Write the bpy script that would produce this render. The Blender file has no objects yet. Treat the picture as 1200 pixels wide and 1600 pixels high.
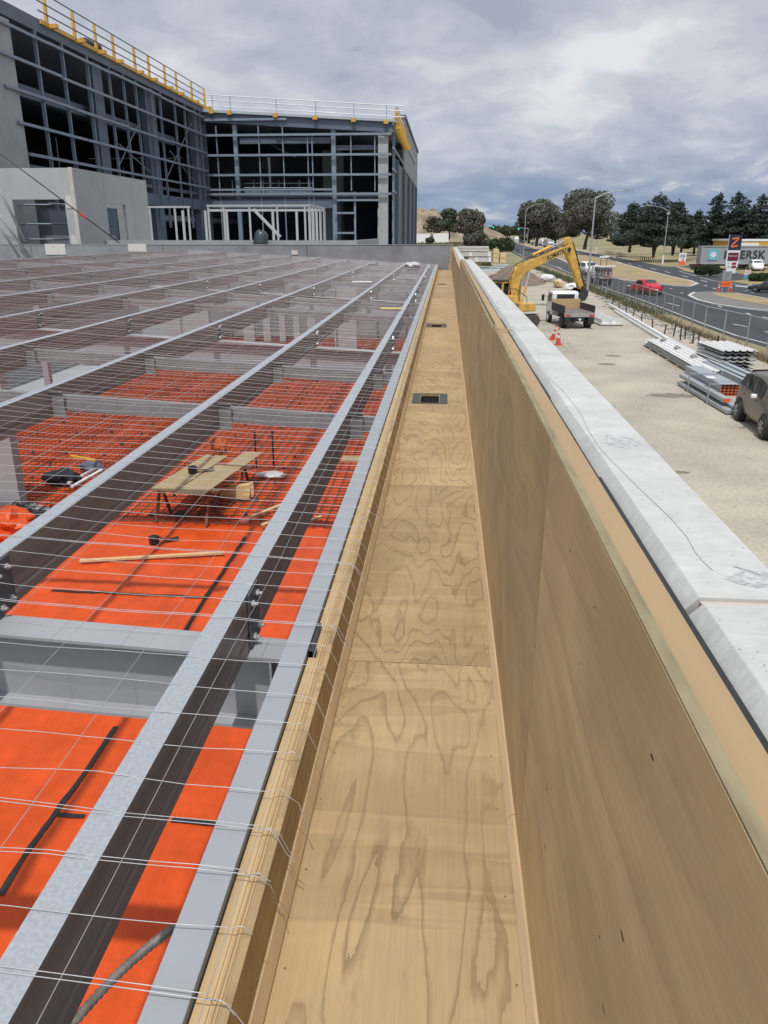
import bpy, bmesh, math, random
from mathutils import Vector, Matrix, noise as mnoise
random.seed(7)
R = math.radians
sc = bpy.context.scene
COL = sc.collection

# ------------------------------------------------------------------ camera
CAMH = 5.7
PITCH = math.atan(435 / 1200.0)
YAW = math.atan(99 / math.hypot(1200, 435))
cd = bpy.data.cameras.new('camera'); cam = bpy.data.objects.new('camera', cd); COL.objects.link(cam)
cam.location = (0, 0, CAMH)
cam.rotation_euler = (math.pi / 2 - PITCH, 0, YAW)
cd.sensor_fit = 'VERTICAL'; cd.sensor_height = 36; cd.sensor_width = 27; cd.lens = 27
cd.clip_start = 0.05; cd.clip_end = 6000
sc.camera = cam

# ------------------------------------------------------------------ world
SUN_EL = 65; SUN_AZ = 178   # the sun stands behind the camera
w = bpy.data.worlds.new('World'); sc.world = w; w.use_nodes = True
nt = w.node_tree; nt.nodes.clear()
def N(t, **k):
    n = nt.nodes.new(t)
    for a, b in k.items(): setattr(n, a, b)
    return n
def L(a, b): nt.links.new(a, b)
out = N('ShaderNodeOutputWorld'); bg = N('ShaderNodeBackground'); bg.inputs[1].default_value = 0.11
sky = N('ShaderNodeTexSky', sky_type='NISHITA', sun_disc=False)
sky.sun_elevation = R(SUN_EL); sky.sun_rotation = R(SUN_AZ); sky.air_density = 1.0; sky.dust_density = 1.5; sky.ozone_density = 2.0
tc = N('ShaderNodeTexCoord'); sep = N('ShaderNodeSeparateXYZ'); L(tc.outputs['Generated'], sep.inputs[0])
mz = N('ShaderNodeMath', operation='MAXIMUM'); L(sep.outputs[2], mz.inputs[0]); mz.inputs[1].default_value = 0.0
az = N('ShaderNodeMath', operation='ADD'); L(mz.outputs[0], az.inputs[0]); az.inputs[1].default_value = 0.30
dx = N('ShaderNodeMath', operation='DIVIDE'); L(sep.outputs[0], dx.inputs[0]); L(az.outputs[0], dx.inputs[1])
dy = N('ShaderNodeMath', operation='DIVIDE'); L(sep.outputs[1], dy.inputs[0]); L(az.outputs[0], dy.inputs[1])
cm = N('ShaderNodeCombineXYZ'); L(dx.outputs[0], cm.inputs[0]); L(dy.outputs[0], cm.inputs[1])
def wn(scale, detail, rough, off, dist=0.0):
    mp = N('ShaderNodeMapping'); mp.inputs['Location'].default_value = off; L(cm.outputs[0], mp.inputs[0])
    n = N('ShaderNodeTexNoise'); n.inputs['Scale'].default_value = scale; n.inputs['Detail'].default_value = detail
    n.inputs['Roughness'].default_value = rough; n.inputs['Distortion'].default_value = dist
    L(mp.outputs[0], n.inputs['Vector']); return n.outputs['Fac']
def wramp(fac, stops):
    r = N('ShaderNodeValToRGB'); L(fac, r.inputs[0]); e = r.color_ramp.elements
    while len(e) < len(stops): e.new(0.5)
    for k, (p_, c) in enumerate(stops): e[k].position = p_; e[k].color = (c[0], c[1], c[2], 1)
    r.color_ramp.interpolation = 'EASE'
    return r.outputs[0]
big = wn(1.5, 7, 0.52, (3.4, 7.1, 0), 0.25)
fine = wn(4.6, 9, 0.56, (11.3, 2.2, 4.0), 0.3)
mixf = N('ShaderNodeMath', operation='MULTIPLY_ADD'); L(fine, mixf.inputs[0]); mixf.inputs[1].default_value = 0.45
s2 = N('ShaderNodeMath', operation='MULTIPLY'); L(big, s2.inputs[0]); s2.inputs[1].default_value = 0.62; L(s2.outputs[0], mixf.inputs[2])
cloudc = wramp(mixf.outputs[0], [(0.40, (3.5, 3.85, 4.65)), (0.46, (4.15, 4.5, 5.25)), (0.52, (4.8, 5.1, 5.8)), (0.58, (5.6, 5.85, 6.4)), (0.67, (7.0, 7.1, 7.4))])
# more open, deeper grey blue near the horizon: the far rain sky
hz = wramp(sep.outputs[2], [(0.0, (1, 1, 1)), (0.035, (0.95, 0.95, 0.95)), (0.10, (0.25, 0.25, 0.25)), (0.16, (0, 0, 0)), (1, (0, 0, 0))])
low = wramp(fine, [(0.40, (2.1, 2.8, 4.15)), (0.54, (2.8, 3.45, 4.75)), (0.64, (4.8, 5.2, 5.9))])
mh = N('ShaderNodeMixRGB'); L(hz, mh.inputs[0]); L(cloudc, mh.inputs[1]); L(low, mh.inputs[2])
cover = wramp(mixf.outputs[0], [(0.30, (0.93, 0.93, 0.93)), (0.46, (0.98, 0.98, 0.98))])
ms = N('ShaderNodeMixRGB'); L(cover, ms.inputs[0]); L(sky.outputs[0], ms.inputs[1]); L(mh.outputs[0], ms.inputs[2])

# thin cloud glows broadly round the veiled sun, behind and above the camera
dt = N('ShaderNodeVectorMath', operation='DOT_PRODUCT'); L(tc.outputs['Generated'], dt.inputs[0]); dt.inputs[1].default_value = (0, -math.cos(R(SUN_EL)), math.sin(R(SUN_EL)))
dm = N('ShaderNodeMath', operation='MAXIMUM'); L(dt.outputs['Value'], dm.inputs[0]); dm.inputs[1].default_value = 0
dp = N('ShaderNodeMath', operation='POWER'); L(dm.outputs[0], dp.inputs[0]); dp.inputs[1].default_value = 3.0
dk = N('ShaderNodeMath', operation='MULTIPLY_ADD'); L(dp.outputs[0], dk.inputs[0]); dk.inputs[1].default_value = 0.95; dk.inputs[2].default_value = 1.0
gl = N('ShaderNodeVectorMath', operation='SCALE'); L(ms.outputs[0], gl.inputs[0]); L(dk.outputs[0], gl.inputs['Scale'])
L(gl.outputs[0], bg.inputs[0]); L(bg.outputs[0], out.inputs[0])

sl = bpy.data.lights.new('sun', 'SUN'); sl.energy = 2.9; sl.angle = R(1.2); sl.color = (1.0, 0.965, 0.91)
so = bpy.data.objects.new('sun', sl); COL.objects.link(so)
ld = Vector((0.012, math.cos(R(SUN_EL)), -math.sin(R(SUN_EL))))
so.rotation_euler = ld.to_track_quat('-Z', 'Y').to_euler(); so.location = (0, -20, 40)
sc.view_settings.view_transform = 'Standard'; sc.view_settings.look = 'None'
sc.view_settings.exposure = 0.0; sc.view_settings.gamma = 1.0; sc.view_settings.use_curve_mapping = False

# ------------------------------------------------------------------ placing helpers
_fw = Vector((-math.sin(YAW) * math.cos(PITCH), math.cos(YAW) * math.cos(PITCH), -math.sin(PITCH)))
_rt = Vector((math.cos(YAW), math.sin(YAW), 0)); _up = _rt.cross(_fw)
def ray(x, y): return _rt * (x - 600) + _up * (800 - y) + _fw * 1200.0
def atz(x, y, z=0.0): r = ray(x, y); return r * ((z - CAMH) / r.z) + Vector((0, 0, CAMH))
def aty(x, y, Y): r = ray(x, y); return r * (Y / r.y) + Vector((0, 0, CAMH))
def atx(x, y, X): r = ray(x, y); return r * (X / r.x) + Vector((0, 0, CAMH))

# ------------------------------------------------------------------ materials
MATS = {}
def mat(name, col, rough=0.7, metal=0.0, var=0.12, scale=4.0, bump=0.0, bscale=40.0, spec=0.5, stretch=(1, 1, 1), col2=None, detail=5, emis=None, alpha=None, c2lo=0.45, c2hi=0.62, fine=0.0):
    if name in MATS: return MATS[name]
    m = bpy.data.materials.new(name); m.use_nodes = True; MATS[name] = m
    t = m.node_tree; b = t.nodes['Principled BSDF']
    b.inputs['Roughness'].default_value = rough; b.inputs['Metallic'].default_value = metal
    if 'Specular IOR Level' in b.inputs: b.inputs['Specular IOR Level'].default_value = spec
    g = t.nodes.new('ShaderNodeTexCoord'); mp = t.nodes.new('ShaderNodeMapping'); mp.inputs['Scale'].default_value = stretch
    t.links.new(g.outputs['Object'], mp.inputs[0])
    n = t.nodes.new('ShaderNodeTexNoise'); n.inputs['Scale'].default_value = scale; n.inputs['Detail'].default_value = detail; n.inputs['Roughness'].default_value = 0.6
    t.links.new(mp.outputs[0], n.inputs['Vector'])
    r = t.nodes.new('ShaderNodeValToRGB'); t.links.new(n.outputs['Fac'], r.inputs[0])
    if col2:
        r.color_ramp.elements[0].position = c2lo; r.color_ramp.elements[1].position = c2hi
        r.color_ramp.elements[0].color = (*col, 1); r.color_ramp.elements[1].color = (*col2, 1)
    else:
        r.color_ramp.elements[0].position = 0.3; r.color_ramp.elements[1].position = 0.7
        r.color_ramp.elements[0].color = (*[c * (1 - var) for c in col], 1); r.color_ramp.elements[1].color = (*[min(1, c * (1 + var)) for c in col], 1)
    src = r.outputs[0]
    if fine > 0:
        n3 = t.nodes.new('ShaderNodeTexNoise'); n3.inputs['Scale'].default_value = bscale; n3.inputs['Detail'].default_value = 3
        t.links.new(g.outputs['Object'], n3.inputs['Vector'])
        r3 = t.nodes.new('ShaderNodeValToRGB'); t.links.new(n3.outputs['Fac'], r3.inputs[0])
        r3.color_ramp.elements[0].position = 0.35; r3.color_ramp.elements[1].position = 0.65
        r3.color_ramp.elements[0].color = (1 - fine, 1 - fine, 1 - fine, 1); r3.color_ramp.elements[1].color = (1, 1, 1, 1)
        mx = t.nodes.new('ShaderNodeMixRGB'); mx.blend_type = 'MULTIPLY'; mx.inputs[0].default_value = 1
        t.links.new(src, mx.inputs[1]); t.links.new(r3.outputs[0], mx.inputs[2]); src = mx.outputs[0]
    t.links.new(src, b.inputs['Base Color'])
    if bump > 0:
        n2 = t.nodes.new('ShaderNodeTexNoise'); n2.inputs['Scale'].default_value = bscale; n2.inputs['Detail'].default_value = 4
        t.links.new(mp.outputs[0], n2.inputs['Vector'])
        bp = t.nodes.new('ShaderNodeBump'); bp.inputs['Strength'].default_value = bump; bp.inputs['Distance'].default_value = 0.02
        t.links.new(n2.outputs['Fac'], bp.inputs['Height']); t.links.new(bp.outputs[0], b.inputs['Normal'])
    if emis:
        b.inputs['Emission Color'].default_value = (*emis[0], 1); b.inputs['Emission Strength'].default_value = emis[1]
    if alpha is not None: b.inputs['Alpha'].default_value = alpha
    return m

def plywood(name, light, dark, rings=16.0, stretch=(3.2, 0.55, 3.2), band=True, stain=0.0, contrast=1.0, tv=0.16, width=(0.0, 0.10, 0.34)):
    """plies cut round the log: contour lines of a long stretched noise give the cathedral grain"""
    m = bpy.data.materials.new(name); m.use_nodes = True; t = m.node_tree; b = t.nodes['Principled BSDF']
    b.inputs['Roughness'].default_value = 0.62
    nn = t.nodes.new; lk = t.links.new
    g = nn('ShaderNodeTexCoord'); oi = nn('ShaderNodeObjectInfo')
    rw = nn('ShaderNodeMath'); rw.operation = 'MULTIPLY'; rw.inputs[1].default_value = 37.0; lk(oi.outputs['Random'], rw.inputs[0])
    def noise(st, scale, detail, rough, dist=0.0, woff=0.0):
        mp = nn('ShaderNodeMapping'); mp.inputs['Scale'].default_value = st; lk(g.outputs['Object'], mp.inputs[0])
        n = nn('ShaderNodeTexNoise'); n.noise_dimensions = '4D'; n.inputs['Scale'].default_value = scale; n.inputs['Detail'].default_value = detail
        n.inputs['Roughness'].default_value = rough; n.inputs['Distortion'].default_value = dist
        a = nn('ShaderNodeMath'); a.operation = 'ADD'; a.inputs[1].default_value = woff; lk(rw.outputs[0], a.inputs[0]); lk(a.outputs[0], n.inputs['W'])
        lk(mp.outputs[0], n.inputs['Vector']); return n.outputs['Fac']
    def ramp(f, stops, mode='LINEAR'):
        r = nn('ShaderNodeValToRGB'); lk(f, r.inputs[0]); e = r.color_ramp.elements
        while len(e) < len(stops): e.new(0.5)
        for k, (p_, c) in enumerate(stops): e[k].position = p_; e[k].color = (*(c if not isinstance(c, (int, float)) else (c, c, c)), 1)
        r.color_ramp.interpolation = mode; return r.outputs[0]
    def mix(f, a, c, mode='MIX'):
        x = nn('ShaderNodeMixRGB'); x.blend_type = mode
        if isinstance(f, (int, float)): x.inputs[0].default_value = f
        else: lk(f, x.inputs[0])
        for i, q in ((1, a), (2, c)):
            if isinstance(q, tuple): x.inputs[i].default_value = (*q, 1)
            else: lk(q, x.inputs[i])
        return x.outputs[0]
    cont = noise(stretch, 1.0, 2.5, 0.42, 0.25)
    ragged = noise((stretch[0] * 9, stretch[1] * 9, stretch[2] * 9), 1.0, 4, 0.6, 0.0, 5.0)
    s = nn('ShaderNodeMath'); s.operation = 'MULTIPLY_ADD'; lk(ragged, s.inputs[0]); s.inputs[1].default_value = 0.05; lk(cont, s.inputs[2])
    k = nn('ShaderNodeMath'); k.operation = 'MULTIPLY'; lk(s.outputs[0], k.inputs[0]); k.inputs[1].default_value = rings
    fr = nn('ShaderNodeMath'); fr.operation = 'FRACT'; lk(k.outputs[0], fr.inputs[0])
    line = ramp(fr.outputs[0], [(width[0], 1.0), (width[1], 0.75), (width[2], 0.0), (0.93, 0.0), (1.0, 0.25)])
    patch = ramp(noise((2.4, 0.9, 2.4), 1.0, 3, 0.5, 0, 9.0), [(0.33, 0.40), (0.58, 1.0)])
    lf = mix(1.0, line, patch, 'MULTIPLY')
    lf2 = mix(1.0, lf, (contrast, contrast, contrast), 'MULTIPLY')
    fibre = ramp(noise((110, 3.5, 110), 1.0, 3, 0.6, 0, 2.0), [(0.3, 0.90), (0.7, 1.05)])
    tone = ramp(noise((2.2, 1.3, 2.2), 1.0, 6, 0.62, 0.4, 13.0), [(0.34, tuple(c * (1 - tv) for c in light)), (0.66, tuple(min(1, c * (1 + tv * .7)) for c in light))])
    c = mix(lf2, tone, dark)
    c = mix(1.0, c, fibre, 'MULTIPLY')
    if stain > 0:
        wob = ramp(noise((0.35, 3.4, 1), 1.0, 4, 0.55, 0.3, 21.0), [(0.44, 1.0), (0.50, 1.0 + stain * 0.6), (0.515, 1.0 - stain), (0.56, 1.0 - stain * 0.4), (0.62, 1.0)])
        c = mix(1.0, c, wob, 'MULTIPLY')
    knots = nn('ShaderNodeTexVoronoi'); knots.inputs['Scale'].default_value = 3.1; mpk = nn('ShaderNodeMapping'); mpk.inputs['Scale'].default_value = (1.0, 0.45, 1.0)
    ax = nn('ShaderNodeVectorMath'); ax.operation = 'ADD'; lk(g.outputs['Object'], ax.inputs[0]); lk(rw.outputs[0], ax.inputs[1]); lk(ax.outputs[0], mpk.inputs[0]); lk(mpk.outputs[0], knots.inputs['Vector'])
    kn = ramp(knots.outputs['Distance'], [(0.0, 0.45), (0.018, 0.55), (0.035, 1.0)])
    c = mix(1.0, c, kn, 'MULTIPLY')
    rv = ramp(oi.outputs['Random'], [(0.0, 0.90), (0.5, 1.0), (1.0, 1.08)])
    c = mix(1.0, c, rv, 'MULTIPLY')
    lk(c, b.inputs['Base Color'])
    bp = nn('ShaderNodeBump'); bp.inputs['Strength'].default_value = 0.25; bp.inputs['Distance'].default_value = 0.003
    lk(fibre, bp.inputs['Height']); lk(bp.outputs[0], b.inputs['Normal'])
    MATS[name] = m; return m

def stepmat(name, a, b_, axis='z', freq=40.0, rough=0.7, duty=0.5, metal=0.0, bump=0.0, noise_amt=0.06):
    """stripes along one axis: laminations, corrugations"""
    m = bpy.data.materials.new(name); m.use_nodes = True; t = m.node_tree; b = t.nodes['Principled BSDF']
    b.inputs['Roughness'].default_value = rough; b.inputs['Metallic'].default_value = metal
    g = t.nodes.new('ShaderNodeTexCoord'); s = t.nodes.new('ShaderNodeSeparateXYZ'); t.links.new(g.outputs['Object'], s.inputs[0])
    n = t.nodes.new('ShaderNodeTexNoise'); n.inputs['Scale'].default_value = 6; n.inputs['Detail'].default_value = 5; t.links.new(g.outputs['Object'], n.inputs['Vector'])
    k = t.nodes.new('ShaderNodeMath'); k.operation = 'MULTIPLY'; k.inputs[1].default_value = freq; t.links.new(s.outputs['xyz'.index(axis)], k.inputs[0])
    ad = t.nodes.new('ShaderNodeMath'); ad.operation = 'MULTIPLY_ADD'; t.links.new(n.outputs['Fac'], ad.inputs[0]); ad.inputs[1].default_value = noise_amt * 10; t.links.new(k.outputs[0], ad.inputs[2])
    f = t.nodes.new('ShaderNodeMath'); f.operation = 'FRACT'; t.links.new(ad.outputs[0], f.inputs[0])
    r = t.nodes.new('ShaderNodeValToRGB'); t.links.new(f.outputs[0], r.inputs[0]); e = r.color_ramp.elements
    e[0].position = duty - 0.12; e[0].color = (*a, 1); e[1].position = duty + 0.12; e[1].color = (*b_, 1)
    t.links.new(r.outputs[0], b.inputs['Base Color'])
    if bump:
        bp = t.nodes.new('ShaderNodeBump'); bp.inputs['Strength'].default_value = bump; bp.inputs['Distance'].default_value = 0.03
        t.links.new(r.outputs[0], bp.inputs['Height']); t.links.new(bp.outputs[0], b.inputs['Normal'])
    MATS[name] = m; return m

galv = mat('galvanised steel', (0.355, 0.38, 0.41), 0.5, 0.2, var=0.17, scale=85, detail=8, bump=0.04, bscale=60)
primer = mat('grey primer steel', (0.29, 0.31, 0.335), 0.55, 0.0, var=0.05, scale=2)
web_m = mat('shaded galvanised web', (0.225, 0.188, 0.168), 0.38, 0.0, var=0.28, scale=2.5, stretch=(1, 0.25, 5))  # galvanised steel again, its shade and orange bounce put into a darker brown
rafter_m = mat('grey primed rafter steel', (0.31, 0.315, 0.335), 0.55, 0, var=0.05, scale=3)
wire_m = mat('bright wire', (0.45, 0.46, 0.47), 0.4, 0.3, var=0.15, scale=10)
conc_w = mat('pale concrete', (0.485, 0.49, 0.47), 0.85, 0, var=0.09, scale=1.6, bump=0.15, bscale=30, stretch=(1, 3, 1), detail=8, fine=0.10)
conc_g = mat('grey concrete', (0.34, 0.36, 0.365), 0.85, 0, var=0.10, scale=1.1, bump=0.1, bscale=20, detail=8, fine=0.05)
conc_d = mat('weathered grey concrete', (0.235, 0.25, 0.265), 0.85, 0, var=0.22, scale=0.9, bump=0.1, bscale=20, detail=9)
conc_p = mat('light precast concrete', (0.37, 0.385, 0.38), 0.85, 0, var=0.07, scale=0.7, detail=8)
black_m = mat('black rubber', (0.02, 0.02, 0.021), 0.6)
dark_m = mat('dark paint', (0.03, 0.032, 0.035), 0.5)
glass_m = mat('dark glass', (0.025, 0.03, 0.035), 0.08, 0, var=0.1, spec=0.8)
white_m = mat('white paint', (0.74, 0.75, 0.76), 0.4, var=0.04)
steelw_m = mat('light grey studs', (0.40, 0.415, 0.415), 0.5, var=0.05)
blue_st = mat('blue grey primed frame', (0.105, 0.135, 0.18), 0.55, var=0.1, scale=0.6)
girt_m = mat('galvanised girt', (0.21, 0.26, 0.32), 0.5, 0.1, var=0.1)
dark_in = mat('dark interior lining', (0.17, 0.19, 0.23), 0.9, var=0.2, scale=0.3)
yellow_m = mat('yellow paint', (0.60, 0.34, 0.06), 0.5, var=0.10, scale=2)
exc_y = mat('worn excavator yellow', (0.60, 0.36, 0.075), 0.5, var=0.32, scale=2.2, detail=8)
orange_p = mat('orange plastic', (0.8, 0.13, 0.035), 0.5)
red_car = mat('red car paint', (0.50, 0.012, 0.02), 0.22, 0.1, var=0.05, spec=0.7)
brown_car = mat('bronze car paint', (0.17, 0.15, 0.125), 0.28, 0.55, var=0.06, spec=0.7)
timber = mat('yellow pine timber', (0.47, 0.33, 0.17), 0.65, 0, var=0.16, scale=3, stretch=(8, 0.6, 8), detail=6)
timber_y = mat('pale timber crate', (0.62, 0.47, 0.25), 0.7, var=0.12, scale=2)
ply_floor = plywood('gutter floor plywood', (0.405, 0.288, 0.145), (0.19, 0.122, 0.058), rings=14, stretch=(3.8, 0.8, 3.8), stain=0.12, contrast=0.78, tv=0.18, width=(0.0, 0.08, 0.26))
ply_wall = plywood('wall plywood', (0.60, 0.425, 0.215), (0.40, 0.27, 0.135), rings=11, stretch=(1.9, 0.42, 1.9), contrast=0.42, tv=0.22, width=(0.0, 0.2, 0.6))
ply_board = mat('loose plywood board', (0.36, 0.275, 0.15), 0.7, var=0.12, scale=3, stretch=(6, 0.8, 6))
lam = stepmat('laminated timber edge', (0.43, 0.30, 0.15), (0.26, 0.17, 0.08), 'x', 120.0, noise_amt=0.10)
foliage_d = mat('dark cypress foliage', (0.034, 0.055, 0.042), 0.8, var=0.5, scale=0.35, detail=3)
foliage_e = mat('olive gum foliage', (0.12, 0.123, 0.088), 0.8, var=0.25, scale=0.35, detail=3)
foliage_g = mat('mid green foliage', (0.075, 0.095, 0.05), 0.8, var=0.4, scale=0.5, detail=3)
foliage_b = mat('hedge green foliage', (0.05, 0.085, 0.032), 0.8, var=0.35, scale=0.8)
bark = mat('bark', (0.10, 0.085, 0.07), 0.9, var=0.2)

# ------------------------------------------------------------------ mesh builder
class MB:
    def __init__(s): s.v = []; s.f = []; s.m = []; s.mi = 0
    def add(s, vs, fs, mi=None):
        o = len(s.v); s.v += [tuple(q) for q in vs]; s.f += [tuple(i + o for i in f) for f in fs]; s.m += [s.mi if mi is None else mi] * len(fs); return s
    def box(s, x0, x1, y0, y1, z0, z1, mi=None, M=None):
        vs = [Vector(q) for q in ((x0, y0, z0), (x1, y0, z0), (x1, y1, z0), (x0, y1, z0), (x0, y0, z1), (x1, y0, z1), (x1, y1, z1), (x0, y1, z1))]
        if M: vs = [M @ q for q in vs]
        return s.add(vs, [(0, 3, 2, 1), (4, 5, 6, 7), (0, 1, 5, 4), (1, 2, 6, 5), (2, 3, 7, 6), (3, 0, 4, 7)], mi)
    def bar(s, a, b, wd, hd=None, up=(0, 0, 1), mi=None):
        a = Vector(a); b = Vector(b); hd = wd if hd is None else hd; d = (b - a).normalized(); u = Vector(up)
        if abs(d.dot(u)) > 0.98: u = Vector((0, 1, 0))
        sd = d.cross(u).normalized(); u = sd.cross(d).normalized()
        vs = [q + sd * i * wd / 2 + u * j * hd / 2 for q in (a, b) for i, j in ((-1, -1), (1, -1), (1, 1), (-1, 1))]
        return s.add(vs, [(0, 1, 2, 3), (7, 6, 5, 4), (0, 4, 5, 1), (1, 5, 6, 2), (2, 6, 7, 3), (3, 7, 4, 0)], mi)
    def tube(s, pts, r, n=6, mi=None, cap=True):
        pts = [Vector(q) for q in pts]; rs = r if isinstance(r, (list, tuple)) else [r] * len(pts); vs = []
        pu = None
        for i, q in enumerate(pts):
            d = (pts[min(i + 1, len(pts) - 1)] - pts[max(i - 1, 0)]).normalized()
            u = Vector((0, 0, 1)) if abs(d.z) < 0.95 else Vector((0, 1, 0))
            sd = d.cross(u).normalized(); u = sd.cross(d)
            for k in range(n):
                a = 2 * math.pi * k / n; vs.append(q + (sd * math.cos(a) + u * math.sin(a)) * rs[i])
        fs = [(i * n + k, i * n + (k + 1) % n, (i + 1) * n + (k + 1) % n, (i + 1) * n + k) for i in range(len(pts) - 1) for k in range(n)]
        if cap: fs += [tuple(range(n))[::-1], tuple((len(pts) - 1) * n + k for k in range(n))]
        return s.add(vs, fs, mi)
    def prism(s, poly, axis, a, b, mi=None, M=None):
        """poly in the two other axes (x: (y,z); y: (x,z); z: (x,y)), extruded a..b"""
        def p3(u, v, w_): return Vector({'x': (w_, u, v), 'y': (u, w_, v), 'z': (u, v, w_)}[axis])
        n = len(poly); vs = [p3(u, v, a) for u, v in poly] + [p3(u, v, b) for u, v in poly]
        if M: vs = [M @ q for q in vs]
        return s.add(vs, [tuple(range(n))[::-1], tuple(range(n, 2 * n))] + [(k, (k + 1) % n, n + (k + 1) % n, n + k) for k in range(n)], mi)
    def cyl(s, c, r, a, b, axis='z', n=16, mi=None, r2=None):
        r2 = r if r2 is None else r2; vs = []
        for w_, rr in ((a, r), (b, r2)):
            for k in range(n):
                t = 2 * math.pi * k / n; u, v = rr * math.cos(t), rr * math.sin(t)
                vs.append({'x': (w_, c[0] + u, c[1] + v), 'y': (c[0] + u, w_, c[1] + v), 'z': (c[0] + u, c[1] + v, w_)}[axis])
        return s.add(vs, [tuple(range(n))[::-1], tuple(range(n, 2 * n))] + [(k, (k + 1) % n, n + (k + 1) % n, n + k) for k in range(n)], mi)
    def obj(s, name, mats, parent=None, smooth=False, bevel=0.0, loc=None, centre=True):
        me = bpy.data.meshes.new(name); off = Vector((0, 0, 0))
        if parent is None and centre and loc is None and s.v:
            xs, ys, zs = zip(*s.v); off = Vector(((min(xs) + max(xs)) / 2, (min(ys) + max(ys)) / 2, min(zs)))
        me.from_pydata([Vector(q) - off for q in s.v], [], s.f)
        for m in (mats if isinstance(mats, (list, tuple)) else [mats]): me.materials.append(m)
        for pl, mi in zip(me.polygons, s.m): pl.material_index = mi; pl.use_smooth = smooth
        bm = bmesh.new(); bm.from_mesh(me); bmesh.ops.recalc_face_normals(bm, faces=bm.faces); bm.to_mesh(me); bm.free()
        o = bpy.data.objects.new(name, me); COL.objects.link(o); o.location = loc if loc else off
        if parent: o.parent = parent; o.location = loc if loc else (0, 0, 0)
        if bevel:
            bv = o.modifiers.new('bevel', 'BEVEL'); bv.width = bevel; bv.segments = 2; bv.limit_method = 'ANGLE'
        return o
def tag(o, label=None, cat=None, group=None, kind=None):
    if label: o['label'] = label
    if cat: o['category'] = cat
    if group: o['group'] = group
    if kind: o['kind'] = kind
    return o
def thing(name, label, cat, loc=(0, 0, 0), rz=0.0, group=None):
    o = bpy.data.objects.new(name, None); COL.objects.link(o); o.location = loc; o.rotation_euler = (0, 0, rz); o.empty_display_size = 0.3
    return tag(o, label, cat, group)
def copy_tree(o, parent=None):
    c = o.copy(); COL.objects.link(c)
    if parent: c.parent = parent
    for ch in list(o.children): copy_tree(ch, c)
    return c
def text_part(name, body, size, m, parent, M, ext=0.004, space=1.0, bold=0.0, parent_world=False):
    cu = bpy.data.curves.new(name, 'FONT'); cu.body = body; cu.size = size; cu.extrude = ext; cu.offset = bold; cu.space_character = space
    cu.align_x = 'CENTER'; cu.align_y = 'CENTER'; cu.resolution_u = 3
    to = bpy.data.objects.new(name, cu); COL.objects.link(to); bpy.context.view_layer.update()
    me = bpy.data.meshes.new_from_object(to.evaluated_get(bpy.context.evaluated_depsgraph_get()))
    bpy.data.objects.remove(to); me.transform(M); me.materials.clear(); me.materials.append(m)
    for pl in me.polygons: pl.material_index = 0
    o = bpy.data.objects.new(name, me); COL.objects.link(o); o.parent = parent; return o
ORD = ['first', 'second', 'third', 'fourth', 'fifth', 'sixth', 'seventh', 'eighth', 'ninth', 'tenth', 'eleventh', 'twelfth', 'thirteenth', 'fourteenth', 'fifteenth', 'sixteenth']

# ================================================================== NEAR BUILDING
def roofz(x): return 4.245 + 0.055 * abs(x)
GF = 4.02       # gutter floor
PT = 5.25       # parapet top
SLAB = 0.6
PX = [0.88, 2.02, 3.5, 4.9, 6.3, 7.8, 9.35, 11.1, 13.1]
RAFT = [2.85, 11.6, 20.3, 29.0, 37.6]
YA, YB = -1.0, 39.9

mb = MB(); mb.box(-26, 0.3, -3, 50, SLAB - 0.25, SLAB - 0.006); tag(mb.obj('floor_slab', conc_g), kind='structure')

# orange membrane laid over the slab
om = mat('orange membrane', (0.60, 0.078, 0.013), 0.40, 0, var=0.16, scale=1.3, spec=0.28, bump=0.7, bscale=3.0, stretch=(1.6, .8, 1), detail=7)
for _n in om.node_tree.nodes:
    if _n.type == 'BUMP': _n.inputs['Distance'].default_value = 0.07
def ridge(x, y, s_, o_): n_ = mnoise.noise(Vector((x * s_, y * s_ * .8, o_))); return max(0, 1 - abs(n_) * 9) ** 2
def om_h(x, y): return SLAB + 0.030 + 0.014 * ridge(x, y, 1.1, 2.0) + 0.012 * ridge(x + y * .6, y - x * .3, 1.9, 7.0) + 0.020 * mnoise.noise(Vector((x * 1.1, y * 0.9, 0))) + 0.016 * abs(mnoise.noise(Vector((x * 3.1 + y, y * 2.3 - x * 0.7, 3)))) + 0.008 * mnoise.noise(Vector((x * 9, y * 4, 5)))
mb = MB(); x0, x1 = -13.6, -0.3
yl = [3.2 + .055 * k for k in range(228)]; yl += [yl[-1] + .25 * k for k in range(1, 126)]; xl_ = [x0 + .065 * k for k in range(205)]
for y in yl:
    for x in xl_: mb.v.append((x, y, om_h(x, y)))
nx_ = len(xl_)
for j in range(len(yl) - 1):
    for i in range(nx_ - 1): a = j * nx_ + i; mb.f.append((a, a + 1, a + nx_ + 1, a + nx_)); mb.m.append(0)
mb.box(x0, x1, 47.0, 47.05, SLAB, SLAB + 0.4, 0)
tag(mb.obj('plastic_membrane', om, smooth=True), 'bright orange plastic sheet covering the floor under the roof frame', 'plastic sheet')
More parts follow.
